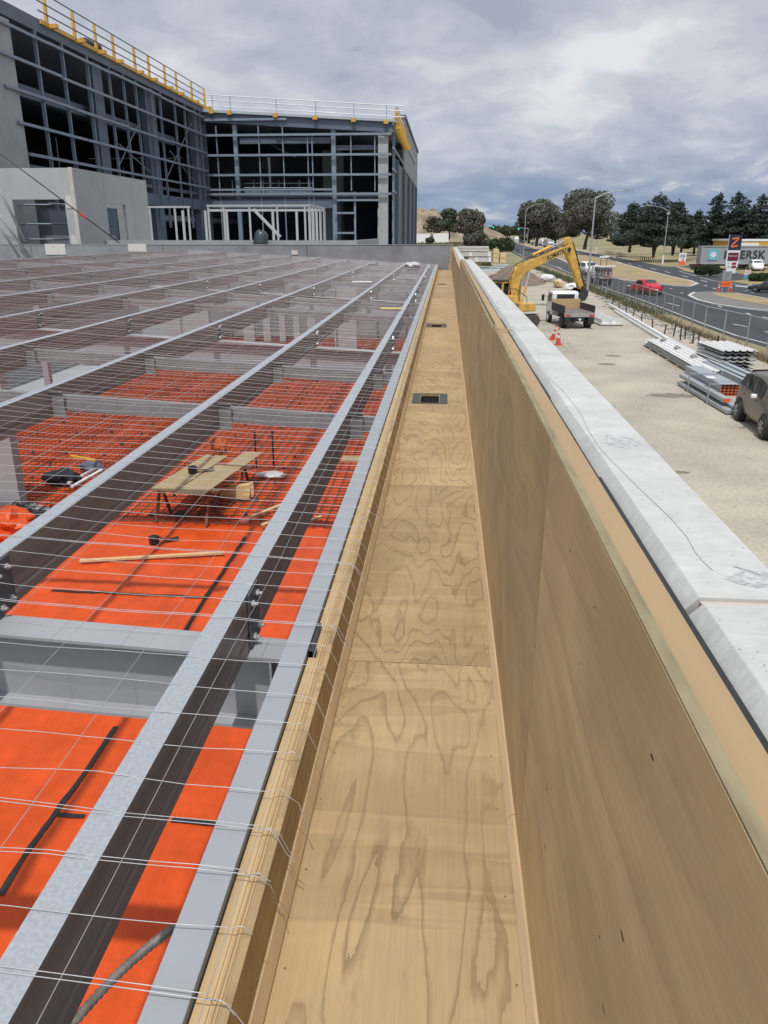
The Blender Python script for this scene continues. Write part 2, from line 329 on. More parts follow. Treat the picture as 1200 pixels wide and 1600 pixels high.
def strip(pts, wd, z, th=0.004, hf=None):
    m_ = MB(); L_ = []; R_ = []
    pts = [Vector((p[0], p[1], 0)) for p in pts]
    dense = []
    for a, b in zip(pts, pts[1:]):
        k = max(1, int((b - a).length / (0.35 if not hf else 0.12))); dense += [a.lerp(b, i / k) for i in range(k)]
    dense.append(pts[-1])
    for i, q in enumerate(dense):
        d = (dense[min(i + 1, len(dense) - 1)] - dense[max(i - 1, 0)]).normalized(); n_ = Vector((-d.y, d.x, 0)); q0_ = q
        wv = wd / 2 * (1 + 0.25 * mnoise.noise(q * 3)); q = q + n_ * 0.010 * mnoise.noise(q * 1.7)
        L_.append(q + n_ * wv); R_.append(q - n_ * wv)
    n = len(dense)
    zf = (lambda q: hf(q.x, q.y) + z) if hf else (lambda q: z)
    vs = [(q.x, q.y, zf(q) + th) for q in L_] + [(q.x, q.y, zf(q) + th) for q in R_] + [(q.x, q.y, zf(q)) for q in L_] + [(q.x, q.y, zf(q)) for q in R_]
    fs = [(i, i + 1, n + i + 1, n + i) for i in range(n - 1)] + [(i, i + 1, 2 * n + i + 1, 2 * n + i) for i in range(n - 1)] + [(n + i, n + i + 1, 3 * n + i + 1, 3 * n + i) for i in range(n - 1)]
    m_.add(vs, fs); return m_
tape_m = mat('black tape', (0.018, 0.018, 0.02), 0.45)
def P2(*px): return [tuple(atz(x, y, SLAB + 0.05)[:2]) for x, y in px]
for pts, lb in (([(0, 1398), (90, 1265), (182, 1135)], 'long black tape seam in the orange sheet at the near left'),
                ([(284, 992), (314, 945), (345, 898), (383, 838)], 'black tape seam running away beside the second strip of orange sheet'),
                ([(80, 922), (200, 927), (325, 934)], 'black tape seam across the orange sheet, nearer than the timber stick'),
                ([(268, 1279), (335, 1286)], 'short black tape seam beside the edge beam'),
                ([(88, 1272), (132, 1275)], 'stub of black tape branching off the long near seam')):
    tag(strip(P2(*pts), 0.055, 0.010, 0.003, om_h).obj('tape_seam', tape_m), lb, 'tape', 'black tape seams on the orange sheet')

# reinforcing mesh over the sheet
rust = mat('rusty reinforcing bar', (0.11, 0.065, 0.05), 0.8, var=0.35, scale=4)
mb = MB(); z = SLAB + 0.10
for i in range(int((13.4 - 0.5) / 0.2)):
    x = -0.5 - 0.2 * i; mb.bar((x, 12.9, z), (x, 46.5, z), 0.015)
for j in range(int((46.5 - 12.9) / 0.2) + 1):
    y = 12.9 + 0.2 * j; mb.bar((-13.4, y, z + 0.011), (-0.45, y, z + 0.014), 0.014)
t = thing('reinforcing_mesh', 'rusty steel reinforcing mesh on black bar chairs over the orange sheet', 'reinforcing mesh', (0, 0, 0))
mb.obj('bar_grid', rust, t)
mb = MB()
for j in range(18):
    for i in range(14):
        x = -0.9 - i * 0.9 + random.uniform(-.1, .1); y = 13.5 + j * 1.0 + random.uniform(-.15, .15)
        mb.cyl((x, y), 0.055, SLAB + 0.03, SLAB + 0.11, n=6, r2=0.015)
tag(mb.obj('bar_chairs', black_m, t), kind='stuff')

# outer and inner walls below the roof
mb = MB(); mb.box(-15.3, -15.1, -3, 39.7, SLAB, 4.7); tag(mb.obj('precast_wall', conc_g), 'grey wall closing the left side of the unfinished room', 'wall')
mb = MB(); mb.box(-26, 0.3, 48.0, 48.2, SLAB, 4.2); tag(mb.obj('rear_wall', conc_g), 'grey wall closing the far side of the unfinished room', 'wall')
# pale partition with openings
pale = mat('pale lining board', (0.34, 0.36, 0.37), 0.8, var=0.06, scale=1)
t = thing('partition_wall', 'pale partition with dark openings standing under the far roof frame', 'wall', (-9, 38, SLAB))
mb = MB(); xs = [-6.2, -2.6, -0.9, -0.35, 0.1, 0.45, 0.9, 1.2, 1.6, 1.9, 2.3, 2.7]
for k in range(0, len(xs), 2): mb.box(xs[k], xs[k + 1], 0, 0.2, 0, 3.0)
mb.box(-6.2, 2.7, 0, 0.2, 3.002, 3.35); mb.obj('wall_panel', pale, t)
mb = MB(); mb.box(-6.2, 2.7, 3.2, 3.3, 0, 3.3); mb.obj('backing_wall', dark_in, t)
mb = MB(); mb.box(-0.5, 0.5, -0.1, 0.1, 0, 3.4)
p_ = atz(541, 552, SLAB); tag(mb.obj('wall_stub', pale, loc=(p_.x, p_.y, SLAB)), 'short pale wall stub standing on the far orange sheet', 'wall')
p_ = atz(10, 800, SLAB); mb = MB(); mb.box(-2.2, 0.0, -0.12, 0.12, 0, 3.0); p_ = atz(40, 800, SLAB)
tag(mb.obj('wall_stub', pale, loc=(p_.x, p_.y, SLAB)), 'pale wall end at the left edge, near the black tool bag', 'wall')
for k, (px, py) in enumerate([(78, 610), (300, 530)]):
    p_ = atz(px, py, SLAB); mb = MB(); mb.box(-.1, .1, -.1, .1, 0, 3.9); mb.box(-.16, .16, -.16, .16, 0, 0.02)
    tag(mb.obj('steel_column', rafter_m, loc=(p_.x, p_.y, SLAB)), ['grey steel column seen between the third and fourth purlins at the left', 'grey steel column in front of the pale partition'][k], 'column')

# ---------------------------------------------------------------- rafters
def slopebeam(mb, poly, xa, xb, mi=0):
    """poly of (y, z below roof plane) carried along the roof slope"""
    n = len(poly); vs = [(xa, y, roofz(xa) + z) for y, z in poly] + [(xb, y, roofz(xb) + z) for y, z in poly]
    return mb.add(vs, [tuple(range(n))[::-1], tuple(range(n, 2 * n))] + [(k, (k + 1) % n, n + (k + 1) % n, n + k) for k in range(n)], mi)
bolt_m = mat('zinc bolt', (0.55, 0.55, 0.54), 0.35, 0.6)
plate_m = mat('dark grey cleat', (0.10, 0.105, 0.115), 0.5, 0.2, var=0.15)
def bolt(mb, x, y, z, r=0.013):
    mb.cyl((y, z), r, x, x + 0.012, 'x', 6); mb.cyl((y, z), r * 0.5, x + 0.012, x + 0.026, 'x', 6)
D = 0.25
def cs_(k, x): return 0.05 if (k == 0 and x > 1.5) else 0.0
for k, yr in enumerate(RAFT):
    xa, xb = -0.48, -15.0
    t = thing('rafter_beam', ['nearest grey steel rafter crossing under the purlins, sunlit top flange', 'second grey rafter from the camera, crossing under the purlins', 'third grey rafter from the camera, under the purlins', 'fourth grey rafter from the camera, under the purlins', 'farthest grey rafter, just before the end upstand'][k], 'rafter', (0, 0, 0), group='rafters under the roof purlins')
    mb = MB(); tp = -D - 0.004
    slopebeam(mb, [(yr - .085, tp), (yr + .085, tp), (yr + .085, tp - .014), (yr - .085, tp - .014)], xa, xb); mb.obj('top_flange', rafter_m, t)
    mb = MB(); slopebeam(mb, [(yr - .005, tp - .015), (yr + .005, tp - .015), (yr + .005, tp - .345), (yr - .005, tp - .345)], xa, xb); mb.obj('web', rafter_m, t)
    mb = MB(); slopebeam(mb, [(yr - .085, tp - .346), (yr + .085, tp - .346), (yr + .085, tp - .36), (yr - .085, tp - .36)], xa, xb); mb.obj('bottom_flange', rafter_m, t)
    for x in PX:
        mb = MB(); xr = -x + 0.09 + 0.002
        mb.box(xr, xr + 0.008, yr - 0.03 + cs_(k, x), yr + 0.13 + cs_(k, x), roofz(x) - D, roofz(x) - 0.004)
        c = mb.obj('cleat', plate_m, t, bevel=0.001)
        mb = MB()
        for yy in (.01, .09):
            for zz in (-.06, -.215): bolt(mb, xr + 0.009, yr + yy + cs_(k, x), roofz(x) + zz + (0.012 if yy > .05 else 0), .0155)
        mb.obj('bolts', bolt_m, c)
    if k == 0:
        mb = MB(); mb.box(-.70, -.69, yr - .08, yr + .08, roofz(.7) - D - .34, roofz(.7) - D - .02)
        mb.obj('stiffener', rafter_m, t)

# ---------------------------------------------------------------- purlins
for k, x in enumerate(PX):
    a, b = -x, -x + 0.09; tz = roofz(x)
    t = thing('roof_purlin', 'long galvanised purlin running to the far upstand, %s from the edge beam' % ORD[k], 'purlin', (a, 0, tz), group='galvanised roof purlins')
    mb = MB(); mb.box(0, .09, YA, YB, -.002, 0); mb.box(0, .002, YA, YB, -.02, -.002); mb.obj('top_flange', galv, t)
    prof = [(.0875, -.0025), (.09, -.0025), (.09, -.175), (.083, -.183), (.083, -.197), (.09, -.205), (.09, -D), (.0, -D), (.0, -D + .02), (.002, -D + .02), (.002, -D + .002), (.0875, -D + .002), (.0875, -.2), (.0805, -.193), (.0805, -.187), (.0875, -.178)]
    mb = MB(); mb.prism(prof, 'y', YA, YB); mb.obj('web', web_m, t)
# ---------------------------------------------------------------- bridging between the purlins
BR = [6.42, 8.62, 14.9, 17.2, 23.6, 26.0, 32.4, 34.7]
brname = ['nearest', 'second', 'third', 'fourth', 'fifth', 'sixth', 'seventh', 'farthest']
brg_m = mat('grey bridging steel', (0.20, 0.20, 0.205), 0.55, 0, var=.12, scale=4)
def make_bridge(x1, x2, y):
    t = thing('purlin_bridging', 'x', 'bridging', (0, 0, 0), group='bridging channels between the purlins')
    mb = MB(); a, b = -x2 + 0.092, -x1 - 0.002
    def seg(zt, zb, ya, yb_):
        vs = [(a, ya, roofz(a) + zt), (b, ya, roofz(b) + zt), (b, yb_, roofz(b) + zt), (a, yb_, roofz(a) + zt), (a, ya, roofz(a) + zb), (b, ya, roofz(b) + zb), (b, yb_, roofz(b) + zb), (a, yb_, roofz(a) + zb)]
        mb.add(vs, [(0, 1, 2, 3), (7, 6, 5, 4), (0, 4, 5, 1), (1, 5, 6, 2), (2, 6, 7, 3), (3, 7, 4, 0)])
    seg(-.055, -.057, y, y + .06); seg(-.057, -.185, y, y + .002); seg(-.185, -.187, y, y + .05)
    mb.obj('channel', brg_m, t)
    mb = MB(); xr = a + 0.001
    mb.box(xr, xr + .11, y - .03, y - .027, roofz(xr) - .245, roofz(xr) - .025); mb.box(xr, xr + .12, y - .05, y - .0305, roofz(xr) - .027, roofz(xr) - .024); mb.box(xr, xr + .12, y - .05, y - .0305, roofz(xr) - .246, roofz(xr) - .243)
    mb.obj('end_bracket', brg_m, t); return t
for j, y in enumerate(BR):
    for k in range(-1, len(PX) - 1):
        x1 = 0.57 if k < 0 else PX[k]; x2 = PX[k + 1]
        t = make_bridge(x1, x2, y)
        t['label'] = 'grey bridging channel in the %s row, between %s' % (brname[j], 'the edge beam and first purlin' if k < 0 else 'purlins %s and %s from the edge' % (ORD[k], ORD[k + 1]))

# ---------------------------------------------------------------- edge beam, gutter
t = thing('edge_beam', 'grey primed steel channel running along the timber gutter lip', 'beam', (-.56, 0, 4.26))
mb = MB(); mb.box(0, .088, YA, 2.335, -.012, 0); mb.box(0, .088, 2.338, YB, -.012, 0); mb.obj('top_flange', primer, t, bevel=.0015)
mb = MB(); mb.box(.076, .088, YA, YB, -.32, -.013); mb.obj('web', primer, t)
mb = MB(); mb.box(0, .088, YA, YB, -.333, -.321); mb.obj('bottom_flange', primer, t)
mb = MB(); mb.box(-.466, -.452, 2.44, 2.66, 4.10, 4.262); mb.box(-.466, -.44, 2.44, 2.47, 4.10, 4.263)
tag(mb.obj('joint_bracket', dark_m), 'black bracket in the gap between edge beam and timber lip', 'bracket')

t = thing('box_gutter', 'plywood lined box gutter running straight away from the camera', 'gutter', (0, 0, GF))
def shmesh(name, m, parent, boxes, centre):
    mb = MB(); c = Vector(centre)
    for bx in boxes: mb.box(bx[0] - c.x, bx[1] - c.x, bx[2] - c.y, bx[3] - c.y, bx[4] - c.z, bx[5] - c.z)
    o = mb.obj(name, m, parent); o.location = c; return o
drains = []
for (xa, xb, yn, yf) in ((643, 699, 630.5, 615), (666, 698, 511.5, 506), (683, 697, 445, 442.5)):
    A = atz(xa, yn, GF); B = atz(xb, yn, GF); C = atz(xa, yf, GF); ln = min(C.y - A.y, 0.62)
    drains.append((A.x + 0.0, B.x, A.y, A.y + ln))
YE = 39.85
y = -1.2 + 0.0
ys = [-2.05, 0.35 - 0.0]
edges = [-1.0] + [2.79 + 2.4 * k for k in range(0, 16)]
edges = [e for e in edges if e < YE - 0.3] + [YE]
gap_dark = mat('dark joint', (0.05, 0.035, 0.02), 0.9)
for ya, yb in zip(edges, edges[1:]):
    boxes = []; ya_, yb_ = ya + .0025, yb - .0025
    dr = [d for d in drains if d[2] > ya - .3 and d[3] < yb + .3]
    x0, x1 = -.42, .25
    if dr:
        d = dr[0]; da, db = max(d[2] + .04, ya_ + .02), min(d[3] - .04, yb_ - .02)
        boxes = [(x0, x1, ya_, da, -.018, 0), (x0, x1, db, yb_, -.018, 0), (x0, d[0] + .09, da, db, -.018, 0), (d[1] - .09, x1, da, db, -.018, 0)]
    else: boxes = [(x0, x1, ya_, yb_, -.018, 0)]
    shmesh('floor_sheet', ply_floor, t, boxes, (-.08, (ya + yb) / 2, 0))
mb = MB(); ds_ = sorted(drains, key=lambda d: d[2]); ya_ = -1
for d in ds_: mb.box(-.42, .25, ya_, d[2], -.034, -.020); ya_ = d[3]
mb.box(-.42, .25, ya_, YE, -.034, -.020); mb.obj('joint_backing', gap_dark, t)
mb = MB(); rsn = random.Random(21)
for e in edges[1:9]:
    for dy_ in (-.022, .022):
        for k in range(5): mb.cyl((-.33 + k * .135 + rsn.uniform(-.02, .02), e + dy_ + rsn.uniform(-.005, .005)), .0035, .0002, .0009, n=6)
for ya_ in edges[1:6]:
    for k in range(8):
        for x_ in (-.345, .205): mb.cyl((x_ + rsn.uniform(-.008, .008), ya_ - .3 - k * .28 + rsn.uniform(-.04, .04)), .0035, .0002, .0009, n=6)
tag(mb.obj('screw_heads', mat('screw head', (.16, .12, .08), .5), t), kind='stuff')
# corner battens
bat_l = mat('bare batten', (0.47, 0.335, 0.19), 0.7, var=0.1, scale=5, stretch=(8, .6, 8))
mb = MB()
for a, b in ((-1, 1.9), (1.903, 4.6), (4.603, 9), (9.003, 14), (14.003, YE)): mb.prism([(.25, .001), (.25, .024), (.243, .024), (.226, .004), (.226, .001)], 'y', a, b)
mb.obj('corner_batten', bat_l, t)
mb = MB()
for a, b in ((-1, 1.5), (1.503, 3.9), (3.903, 8), (8.003, 15), (15.003, YE)): mb.prism([(-.392, .001), (-.392, .05), (-.385, .05), (-.366, .014), (-.366, .001)], 'y', a, b)
mb.obj('corner_batten', bat_l, t)
# lip: inner ply upstand, framing timber
for ya, yb in zip(edges, edges[1:]):
    shmesh('side_sheet', ply_floor, t, [(-.4095, -.392, ya + .9, yb + .897, .001, 4.238 - GF)], (-.40, (ya + yb) / 2 + .9, .1)) if yb + .9 < YE else shmesh('side_sheet', ply_floor, t, [(-.4095, -.392, ya + .9, YE, .001, 4.238 - GF)], (-.40, (ya + YE) / 2, .1))
shmesh('side_sheet', ply_floor, t, [(-.4095, -.392, -1, -.102, .001, 4.238 - GF)], (-.4, -.5, .1))
mb = MB()
for a, b in ((-1, 1.42), (1.424, 3.95), (3.954, 8.2), (8.204, 13), (13.004, 20), (20.004, 30), (30.004, YE)): mb.box(-.428, -.41, a, b, .0, 4.2385 - GF)
mb.obj('ply_backing', lam, t)
mb = MB()
for a, b in ((-1, 2.2), (2.203, 5.9), (5.903, 10.7), (10.703, 16.5), (16.503, 22.5), (22.503, 30), (30.003, YE)): mb.box(-.468, -.4285, a, b, -.1, 4.2375 - GF + random.uniform(-.001, .001))
mb.obj('top_plate', timber, t, bevel=.002)
mb = MB(); 
for d in drains:
    mb.box(d[0], d[0] + .095, d[2], d[3], .001, .005); mb.box(d[1] - .095, d[1], d[2], d[3], .001, .005); mb.box(d[0] + .096, d[1] - .096, d[2], d[2] + .05, .001, .005); mb.box(d[0] + .096, d[1] - .096, d[3] - .05, d[3], .001, .005)
drain_m = mat('grey drain outlet', (0.06, 0.065, 0.07), 0.6, var=0.2, scale=20)
sumps = []
for k, d in enumerate(drains):
    q = thing('rain_outlet', ['nearest dark grey rectangular outlet set in the gutter floor', 'second dark rectangular outlet along the gutter floor', 'farthest small outlet slot in the gutter floor'][k], 'drain', ((d[0] + d[1]) / 2, (d[2] + d[3]) / 2, GF), group='outlets in the gutter floor')
    hw, hl = (d[1] - d[0]) / 2, (d[3] - d[2]) / 2
    mb = MB(); mb.box(-hw, -hw + .085, -hl, hl, .002, .006); mb.box(hw - .085, hw, -hl, hl, .002, .006); mb.box(-hw + .0855, hw - .0855, -hl, -hl + .035, .002, .006); mb.box(-hw + .0855, hw - .0855, hl - .035, hl, .002, .006)
    mb.obj('rim', drain_m, q, bevel=.001)
    mb = MB(); mb.box(-hw + .08, hw - .08, -hl + .03, hl - .03, -.16, -.15); mb.box(-hw + .075, -hw + .08, -hl + .03, hl - .03, -.16, -.001); mb.box(hw - .08, hw - .075, -hl + .03, hl - .03, -.16, -.001); mb.box(-hw + .08, hw - .08, hl - .032, hl - .03, -.16, -.001)
    mb.obj('sump', dark_m, q)

# right hand wall lining
t = thing('wall_lining', 'tall plywood wall lining on the right side of the gutter', 'plywood wall', (.25, 0, GF))
wj = [-1.0, 0.35, 1.75, 4.15, 6.55, 8.95, 11.35, 13.75, 15.2]
for k, (ya, yb) in enumerate(zip(wj, wj[1:])):
    top = PT - GF - (0.0 if k < 3 else 0.022)
    shmesh('lining_sheet', ply_wall, t, [(0, .017, ya + .0025, yb - .0025, -.02, top)], (.0, (ya + yb) / 2, .5))
mb = MB(); mb.box(.0172, .0188, -1, 15.15, 0, 1.19); mb.obj('joint_backing', gap_dark, t)
mb = MB(); rq = random.Random(8)
for k in range(46):
    y_ = .5 + rq.random() ** 1.4 * 7; z_ = rq.uniform(.1, 1.15); a_ = rq.uniform(.0012, .0028); l_ = rq.uniform(.003, .011)
    mb.add([(-.0006, y_ + l_ * math.cos(q * 1.047), z_ + a_ * math.sin(q * 1.047)) for q in range(6)], [tuple(range(6))])
for e_ in wj[1:-1]:
    for z_ in (.12, .4, .7, 1.0):
        for d_ in (-.02, .02): mb.add([(-.0006, e_ + d_ + .003 * math.cos(q * 1.047), z_ + .003 * math.sin(q * 1.047)) for q in range(6)], [tuple(range(6))])
tag(mb.obj('nail_marks', gap_dark, t), kind='stuff')
edge_ply = mat('weathered ply edge', (0.24, 0.20, 0.115), 0.85, var=0.25, scale=14, stretch=(2, .5, 1), detail=8)
mb = MB(); mb.box(.0005, .0165, -1, 4.148, PT - GF + .0005, PT - GF + .0035); mb.box(.0005, .0165, 4.152, 15.19, PT - GF - .0215, PT - GF - .0185); mb.obj('sheet_edge', edge_ply, t)
tp_m = mat('pink pine plate', (0.345, 0.238, 0.125), 0.6, var=0.10, scale=1.6, stretch=(10, .5, 10), detail=5)
mb = MB()
for a, b in ((-1, 2.95), (2.953, 7.1), (7.103, 11), (11.003, 15.2)): mb.box(.019, .060, a, b, PT - GF - .09, PT - GF - .004 + random.uniform(-.001, .001))
mb.obj('top_plate', tp_m, t, bevel=.002)
mb = MB(); ym = -1.0
while ym < 15.1:
    yn = min(15.2, ym + random.uniform(.12, .5)); mb.box(.0605, .0692, ym, yn, PT - GF - .4, PT - GF - .006 - random.uniform(0, .008)); ym = yn
mb.obj('membrane', black_m, t)
# far section, lower, beyond the near wall
t = thing('wall_lining', 'far plywood wall lining beyond the step, running up to the end upstand', 'plywood wall', (.25, 15, GF))
for k, (ya, yb) in enumerate([(15.2, 17.8), (17.8, 20.2), (20.2, 22.6), (22.6, 25), (25, 27.4), (27.4, 29.8), (29.8, 32.2), (32.2, 34.6), (34.6, 37), (37, 39.85)]):
    top = 1.05 if ya < 36 else 1.22
    shmesh('lining_sheet', ply_wall, t, [(0, .017, ya + .0015 - 15, yb - .0015 - 15, -.02, top)], (.0, (ya + yb) / 2 - 15, .5))
mb = MB(); mb.box(.019, .062, .25, 24.8, .96, 1.045); mb.obj('top_plate', tp_m, t)

# concrete parapet panels
pj = [-1.2, atz(1067, 936, PT).y, 4.95, 9.9, 15.2]
def parapet(ya, yb, top, lb, xo=0.0, extra=None):
    t = thing('parapet_panel', lb, 'concrete panel', (.32 + xo, (ya + yb) / 2, 0), group='precast parapet panels along the gutter')
    h = (yb - ya) / 2 - .009; ch = .018
    mb = MB(); mb.prism([(0, 0), (.155, 0), (.155, top - .006), (.149, top), (ch + .006, top), (0, top - .026)], 'y', -h, h)
    o = mb.obj('panel_body', conc_w, t, bevel=.0015); o.location = (0, 0, 0)
    return t
PP = [parapet(pj[0], pj[1], PT, 'nearest pale concrete parapet panel, at the lower right corner'),
      parapet(pj[1], pj[2], PT, 'long pale parapet panel with a hairline crack and a rough patch'),
      parapet(pj[2], pj[3], PT - .002, 'pale parapet panel with two pencilled ovals on top'),
      parapet(pj[3], pj[4], PT - .003, 'farthest full height parapet panel, ending at the step'),
      parapet(15.21, 39.8, PT - .17, 'lower parapet panel beyond the step near the end upstand')]
seal = mat('pink joint sealant', (0.50, 0.41, 0.36), 0.8)
mb = MB(); mb.box(.345, .47, pj[1] - .0085, pj[1] + .0085, 4.8, PT - .006); tag(mb.obj('joint_sealant', seal), 'pinkish sealant in the joint between the two nearest parapet panels', 'sealant')
# marks on the panels: hairline crack, patches, pits
crack_m = mat('crack', (0.33, 0.33, 0.32), 0.9); pit_m = mat('patch mortar', (0.47, 0.48, 0.47), 0.95, var=0.3, scale=40, detail=8, bump=.8, bscale=80)
def mark_line(pxs, wd, parent, name='crack', m=None):
    pts = [atz(x, y, PT) for x, y in pxs]; off = parent.location
    mm = strip([(q.x, q.y) for q in pts], wd, PT + .0006, .0006)
    mm.v = [(v[0] - off.x, v[1] - off.y, v[2]) for v in mm.v]; o = mm.obj(name, m or crack_m, parent); return o
mark_line([(838, 545), (842, 570), (858, 592), (880, 612), (905, 645), (920, 675), (935, 700), (955, 722), (985, 752), (1015, 780), (1048, 810), (1075, 840), (1087, 862), (1100, 878), (1115, 892)], .0006, PP[1])
def blob(cx, cy, rx, ry, parent, name, m, n=28, ring=False, seed=1, amp=.25):
    c = atz(cx, cy, PT); off = parent.location; mb = MB(); rnd = random.Random(seed); vs = []
    ph = [rnd.uniform(0, 6.28) for _ in range(4)]
    def rad(a): return 1 + amp * (math.sin(3 * a + ph[0]) * .5 + math.sin(5 * a + ph[1]) * .35 + math.sin(9 * a + ph[2]) * .3)
    z0 = PT + .0004
    o = [(c.x - off.x + rx * rad(2 * math.pi * k / n) * math.cos(2 * math.pi * k / n), c.y - off.y + ry * rad(2 * math.pi * k / n) * math.sin(2 * math.pi * k / n)) for k in range(n)]
    if ring:
        i_ = [(c.x - off.x + (rx - .004) * math.cos(2 * math.pi * k / n), c.y - off.y + (ry - .008) * math.sin(2 * math.pi * k / n)) for k in range(n)]
        vs = [(x, y, z0) for x, y in o] + [(x, y, z0) for x, y in i_]
        mb.add(vs, [(k, (k + 1) % n, n + (k + 1) % n, n + k) for k in range(n)])
    else:
        vs = [(x, y, z0) for x, y in o]; mb.add(vs, [tuple(range(n))])
    return mb.obj(name, m, parent)
blob(972, 690, .040, .055, PP[1], 'mortar_patch', pit_m, seed=3)
for a in range(0): blob(960 + a * 14, 688 + a * 4, .010, .02, PP[1], 'spall', crack_m, ring=True, seed=10 + a, amp=.5)
blob(1180, 905, .035, .03, PP[1], 'mortar_patch', pit_m, seed=5); mark_line([(1148, 885), (1165, 890), (1188, 898)], .003, PP[1], 'spall_crack')
def ovalp(cx, cy, rx, ry, par, m=crack_m):
    blob(cx, cy, rx, ry, par, 'pencil_oval', m, ring=True, amp=.03)
ovalp(812, 512, .035, .12, PP[1]); ovalp(794, 494, .02, .1, PP[1]); ovalp(783, 473, .03, .14, PP[2])
rp = random.Random(5); mb = MB(); off = PP[1].location
for _ in range(110):
    x = rp.uniform(.345, .468); y = pj[1] + .05 + rp.random() ** 2 * 3.5; rr = rp.uniform(.0005, .0015)
    if y < pj[2] - .05: mb.add([(x - off.x + rr * math.cos(q * 1.047) , y - off.y + rr * 1.6 * math.sin(q * 1.047), PT + .0005) for q in range(6)], [tuple(range(6))])
tag(mb.obj('air_holes', crack_m, PP[1]), kind='stuff')
mb = MB(); off = PP[0].location
for _ in range(50):
    x = rp.uniform(.345, .468); y = rp.uniform(.55, pj[1] - .03); rr = rp.uniform(.0005, .0015)
    mb.add([(x - off.x + rr * math.cos(q * 1.047), y - off.y + rr * 1.6 * math.sin(q * 1.047), PT + .0005) for q in range(6)], [tuple(range(6))])
tag(mb.obj('air_holes', crack_m, PP[0]), kind='stuff')
mb = MB(); a = atz(776, 513, PT + .01); b = atz(800, 516, PT + .01); mb.bar(a, b, .011, .006); tag(mb.obj('timber_wedge', timber), 'small timber offcut lying across the plate and parapet', 'offcut')
for k, (q1, q2) in enumerate((((774, 487), (783, 483)), ((768, 470), (800, 470)), ((741, 430), (757, 430)))):
    pass

# end upstand across the roof
t = thing('end_upstand', 'low grey concrete upstand closing the far end of the roof', 'upstand wall', (-11, 40, 0))
xs = [-15.0, -1.5 - 5.2, 5.6 - 0.0 - 2.4, 11.26]; 
mb = MB(); cuts = [-31, -18.0, -10.2, -3.3, 4.05, 11.26]
for a, b in zip(cuts, cuts[1:]): mb.box(a + .012, b - .012, 0, .2, 0, 5.17)
mb.obj('panel', conc_d, t, bevel=.004)
mb = MB(); mb.box(cuts[0], cuts[-1], -.02, .22, 5.172, 5.19); mb.obj('capping', conc_g, t)
patch_m = mat('pale cast plate', (0.58, 0.56, 0.52), 0.8, var=0.15, scale=6, col2=(0.36, 0.27, 0.20), c2lo=.6, c2hi=.72)
for (xa, xb, ya, yb) in ((72, 101, 381, 398), (201, 228, 381, 393), (456, 465, 391, 398)):
    A = aty(xa, yb, 39.98); B = aty(xb, ya, 39.98); mb = MB(); mb.box(A.x + 11, B.x + 11, -.03, -.004, A.z, B.z); mb.obj('cast_plate', patch_m, t)
# brackets down at the gutter end
mb = MB(); mb.box(.16, .24, 39.7, 39.84, 4.3, 5.1); mb.box(.1, .24, 39.7, 39.84, 4.02, 4.3); tag(mb.obj('stop_end', timber), 'timber blocking at the far end of the gutter', 'blocking')

# crumpled wrap and scraps on the mesh
wrap_m = mat('clear plastic wrap', (0.62, 0.64, 0.66), 0.25, var=0.2, scale=5, alpha=0.75)
def crumple(name, p, sx, sy, sz, m, lb, cat, seed=1, n=3):
    bm = bmesh.new(); bmesh.ops.create_icosphere(bm, subdivisions=n, radius=1)
    for v in bm.verts:
        q = v.co.copy(); d = 1 + .45 * mnoise.noise(q * 2.2 + Vector((seed * 5, 0, 0))) + .2 * mnoise.noise(q * 6 + Vector((seed, 3, 0)))
        v.co = Vector((q.x * sx * d, q.y * sy * d, (q.z * d + .8) * sz))
    me = bpy.data.meshes.new(name); bm.to_mesh(me); bm.free(); me.materials.append(m)
    o = bpy.data.objects.new(name, me); COL.objects.link(o); o.location = p; return tag(o, lb, cat)
p_ = aty(645, 414, 35.0); crumple('plastic_wrap', (p_.x, 35.0, roofz(1.2) + .02), .35, .8, .12, wrap_m, 'crumpled clear plastic wrap on the wire mesh near the end upstand', 'plastic wrap', 2)
mb = MB(); mb.box(-.28, .28, -.2, .2, 0, .008); p_ = atz(566, 443, 4.36); tag(mb.obj('paper_sheet', white_m, loc=(p_.x, p_.y, roofz(p_.x) + .03)), 'white paper sheet lying on the wire mesh between purlins', 'paper')
mb = MB(); mb.box(-.2, .2, -.12, .12, 0, .008); p_ = atz(611, 484, 4.3); tag(mb.obj('paper_sheet', mat('yellow card', (.6, .5, .12), .7), loc=(p_.x, p_.y, roofz(p_.x) + .02)), 'yellow card lying on the wire mesh near the first purlin', 'card')

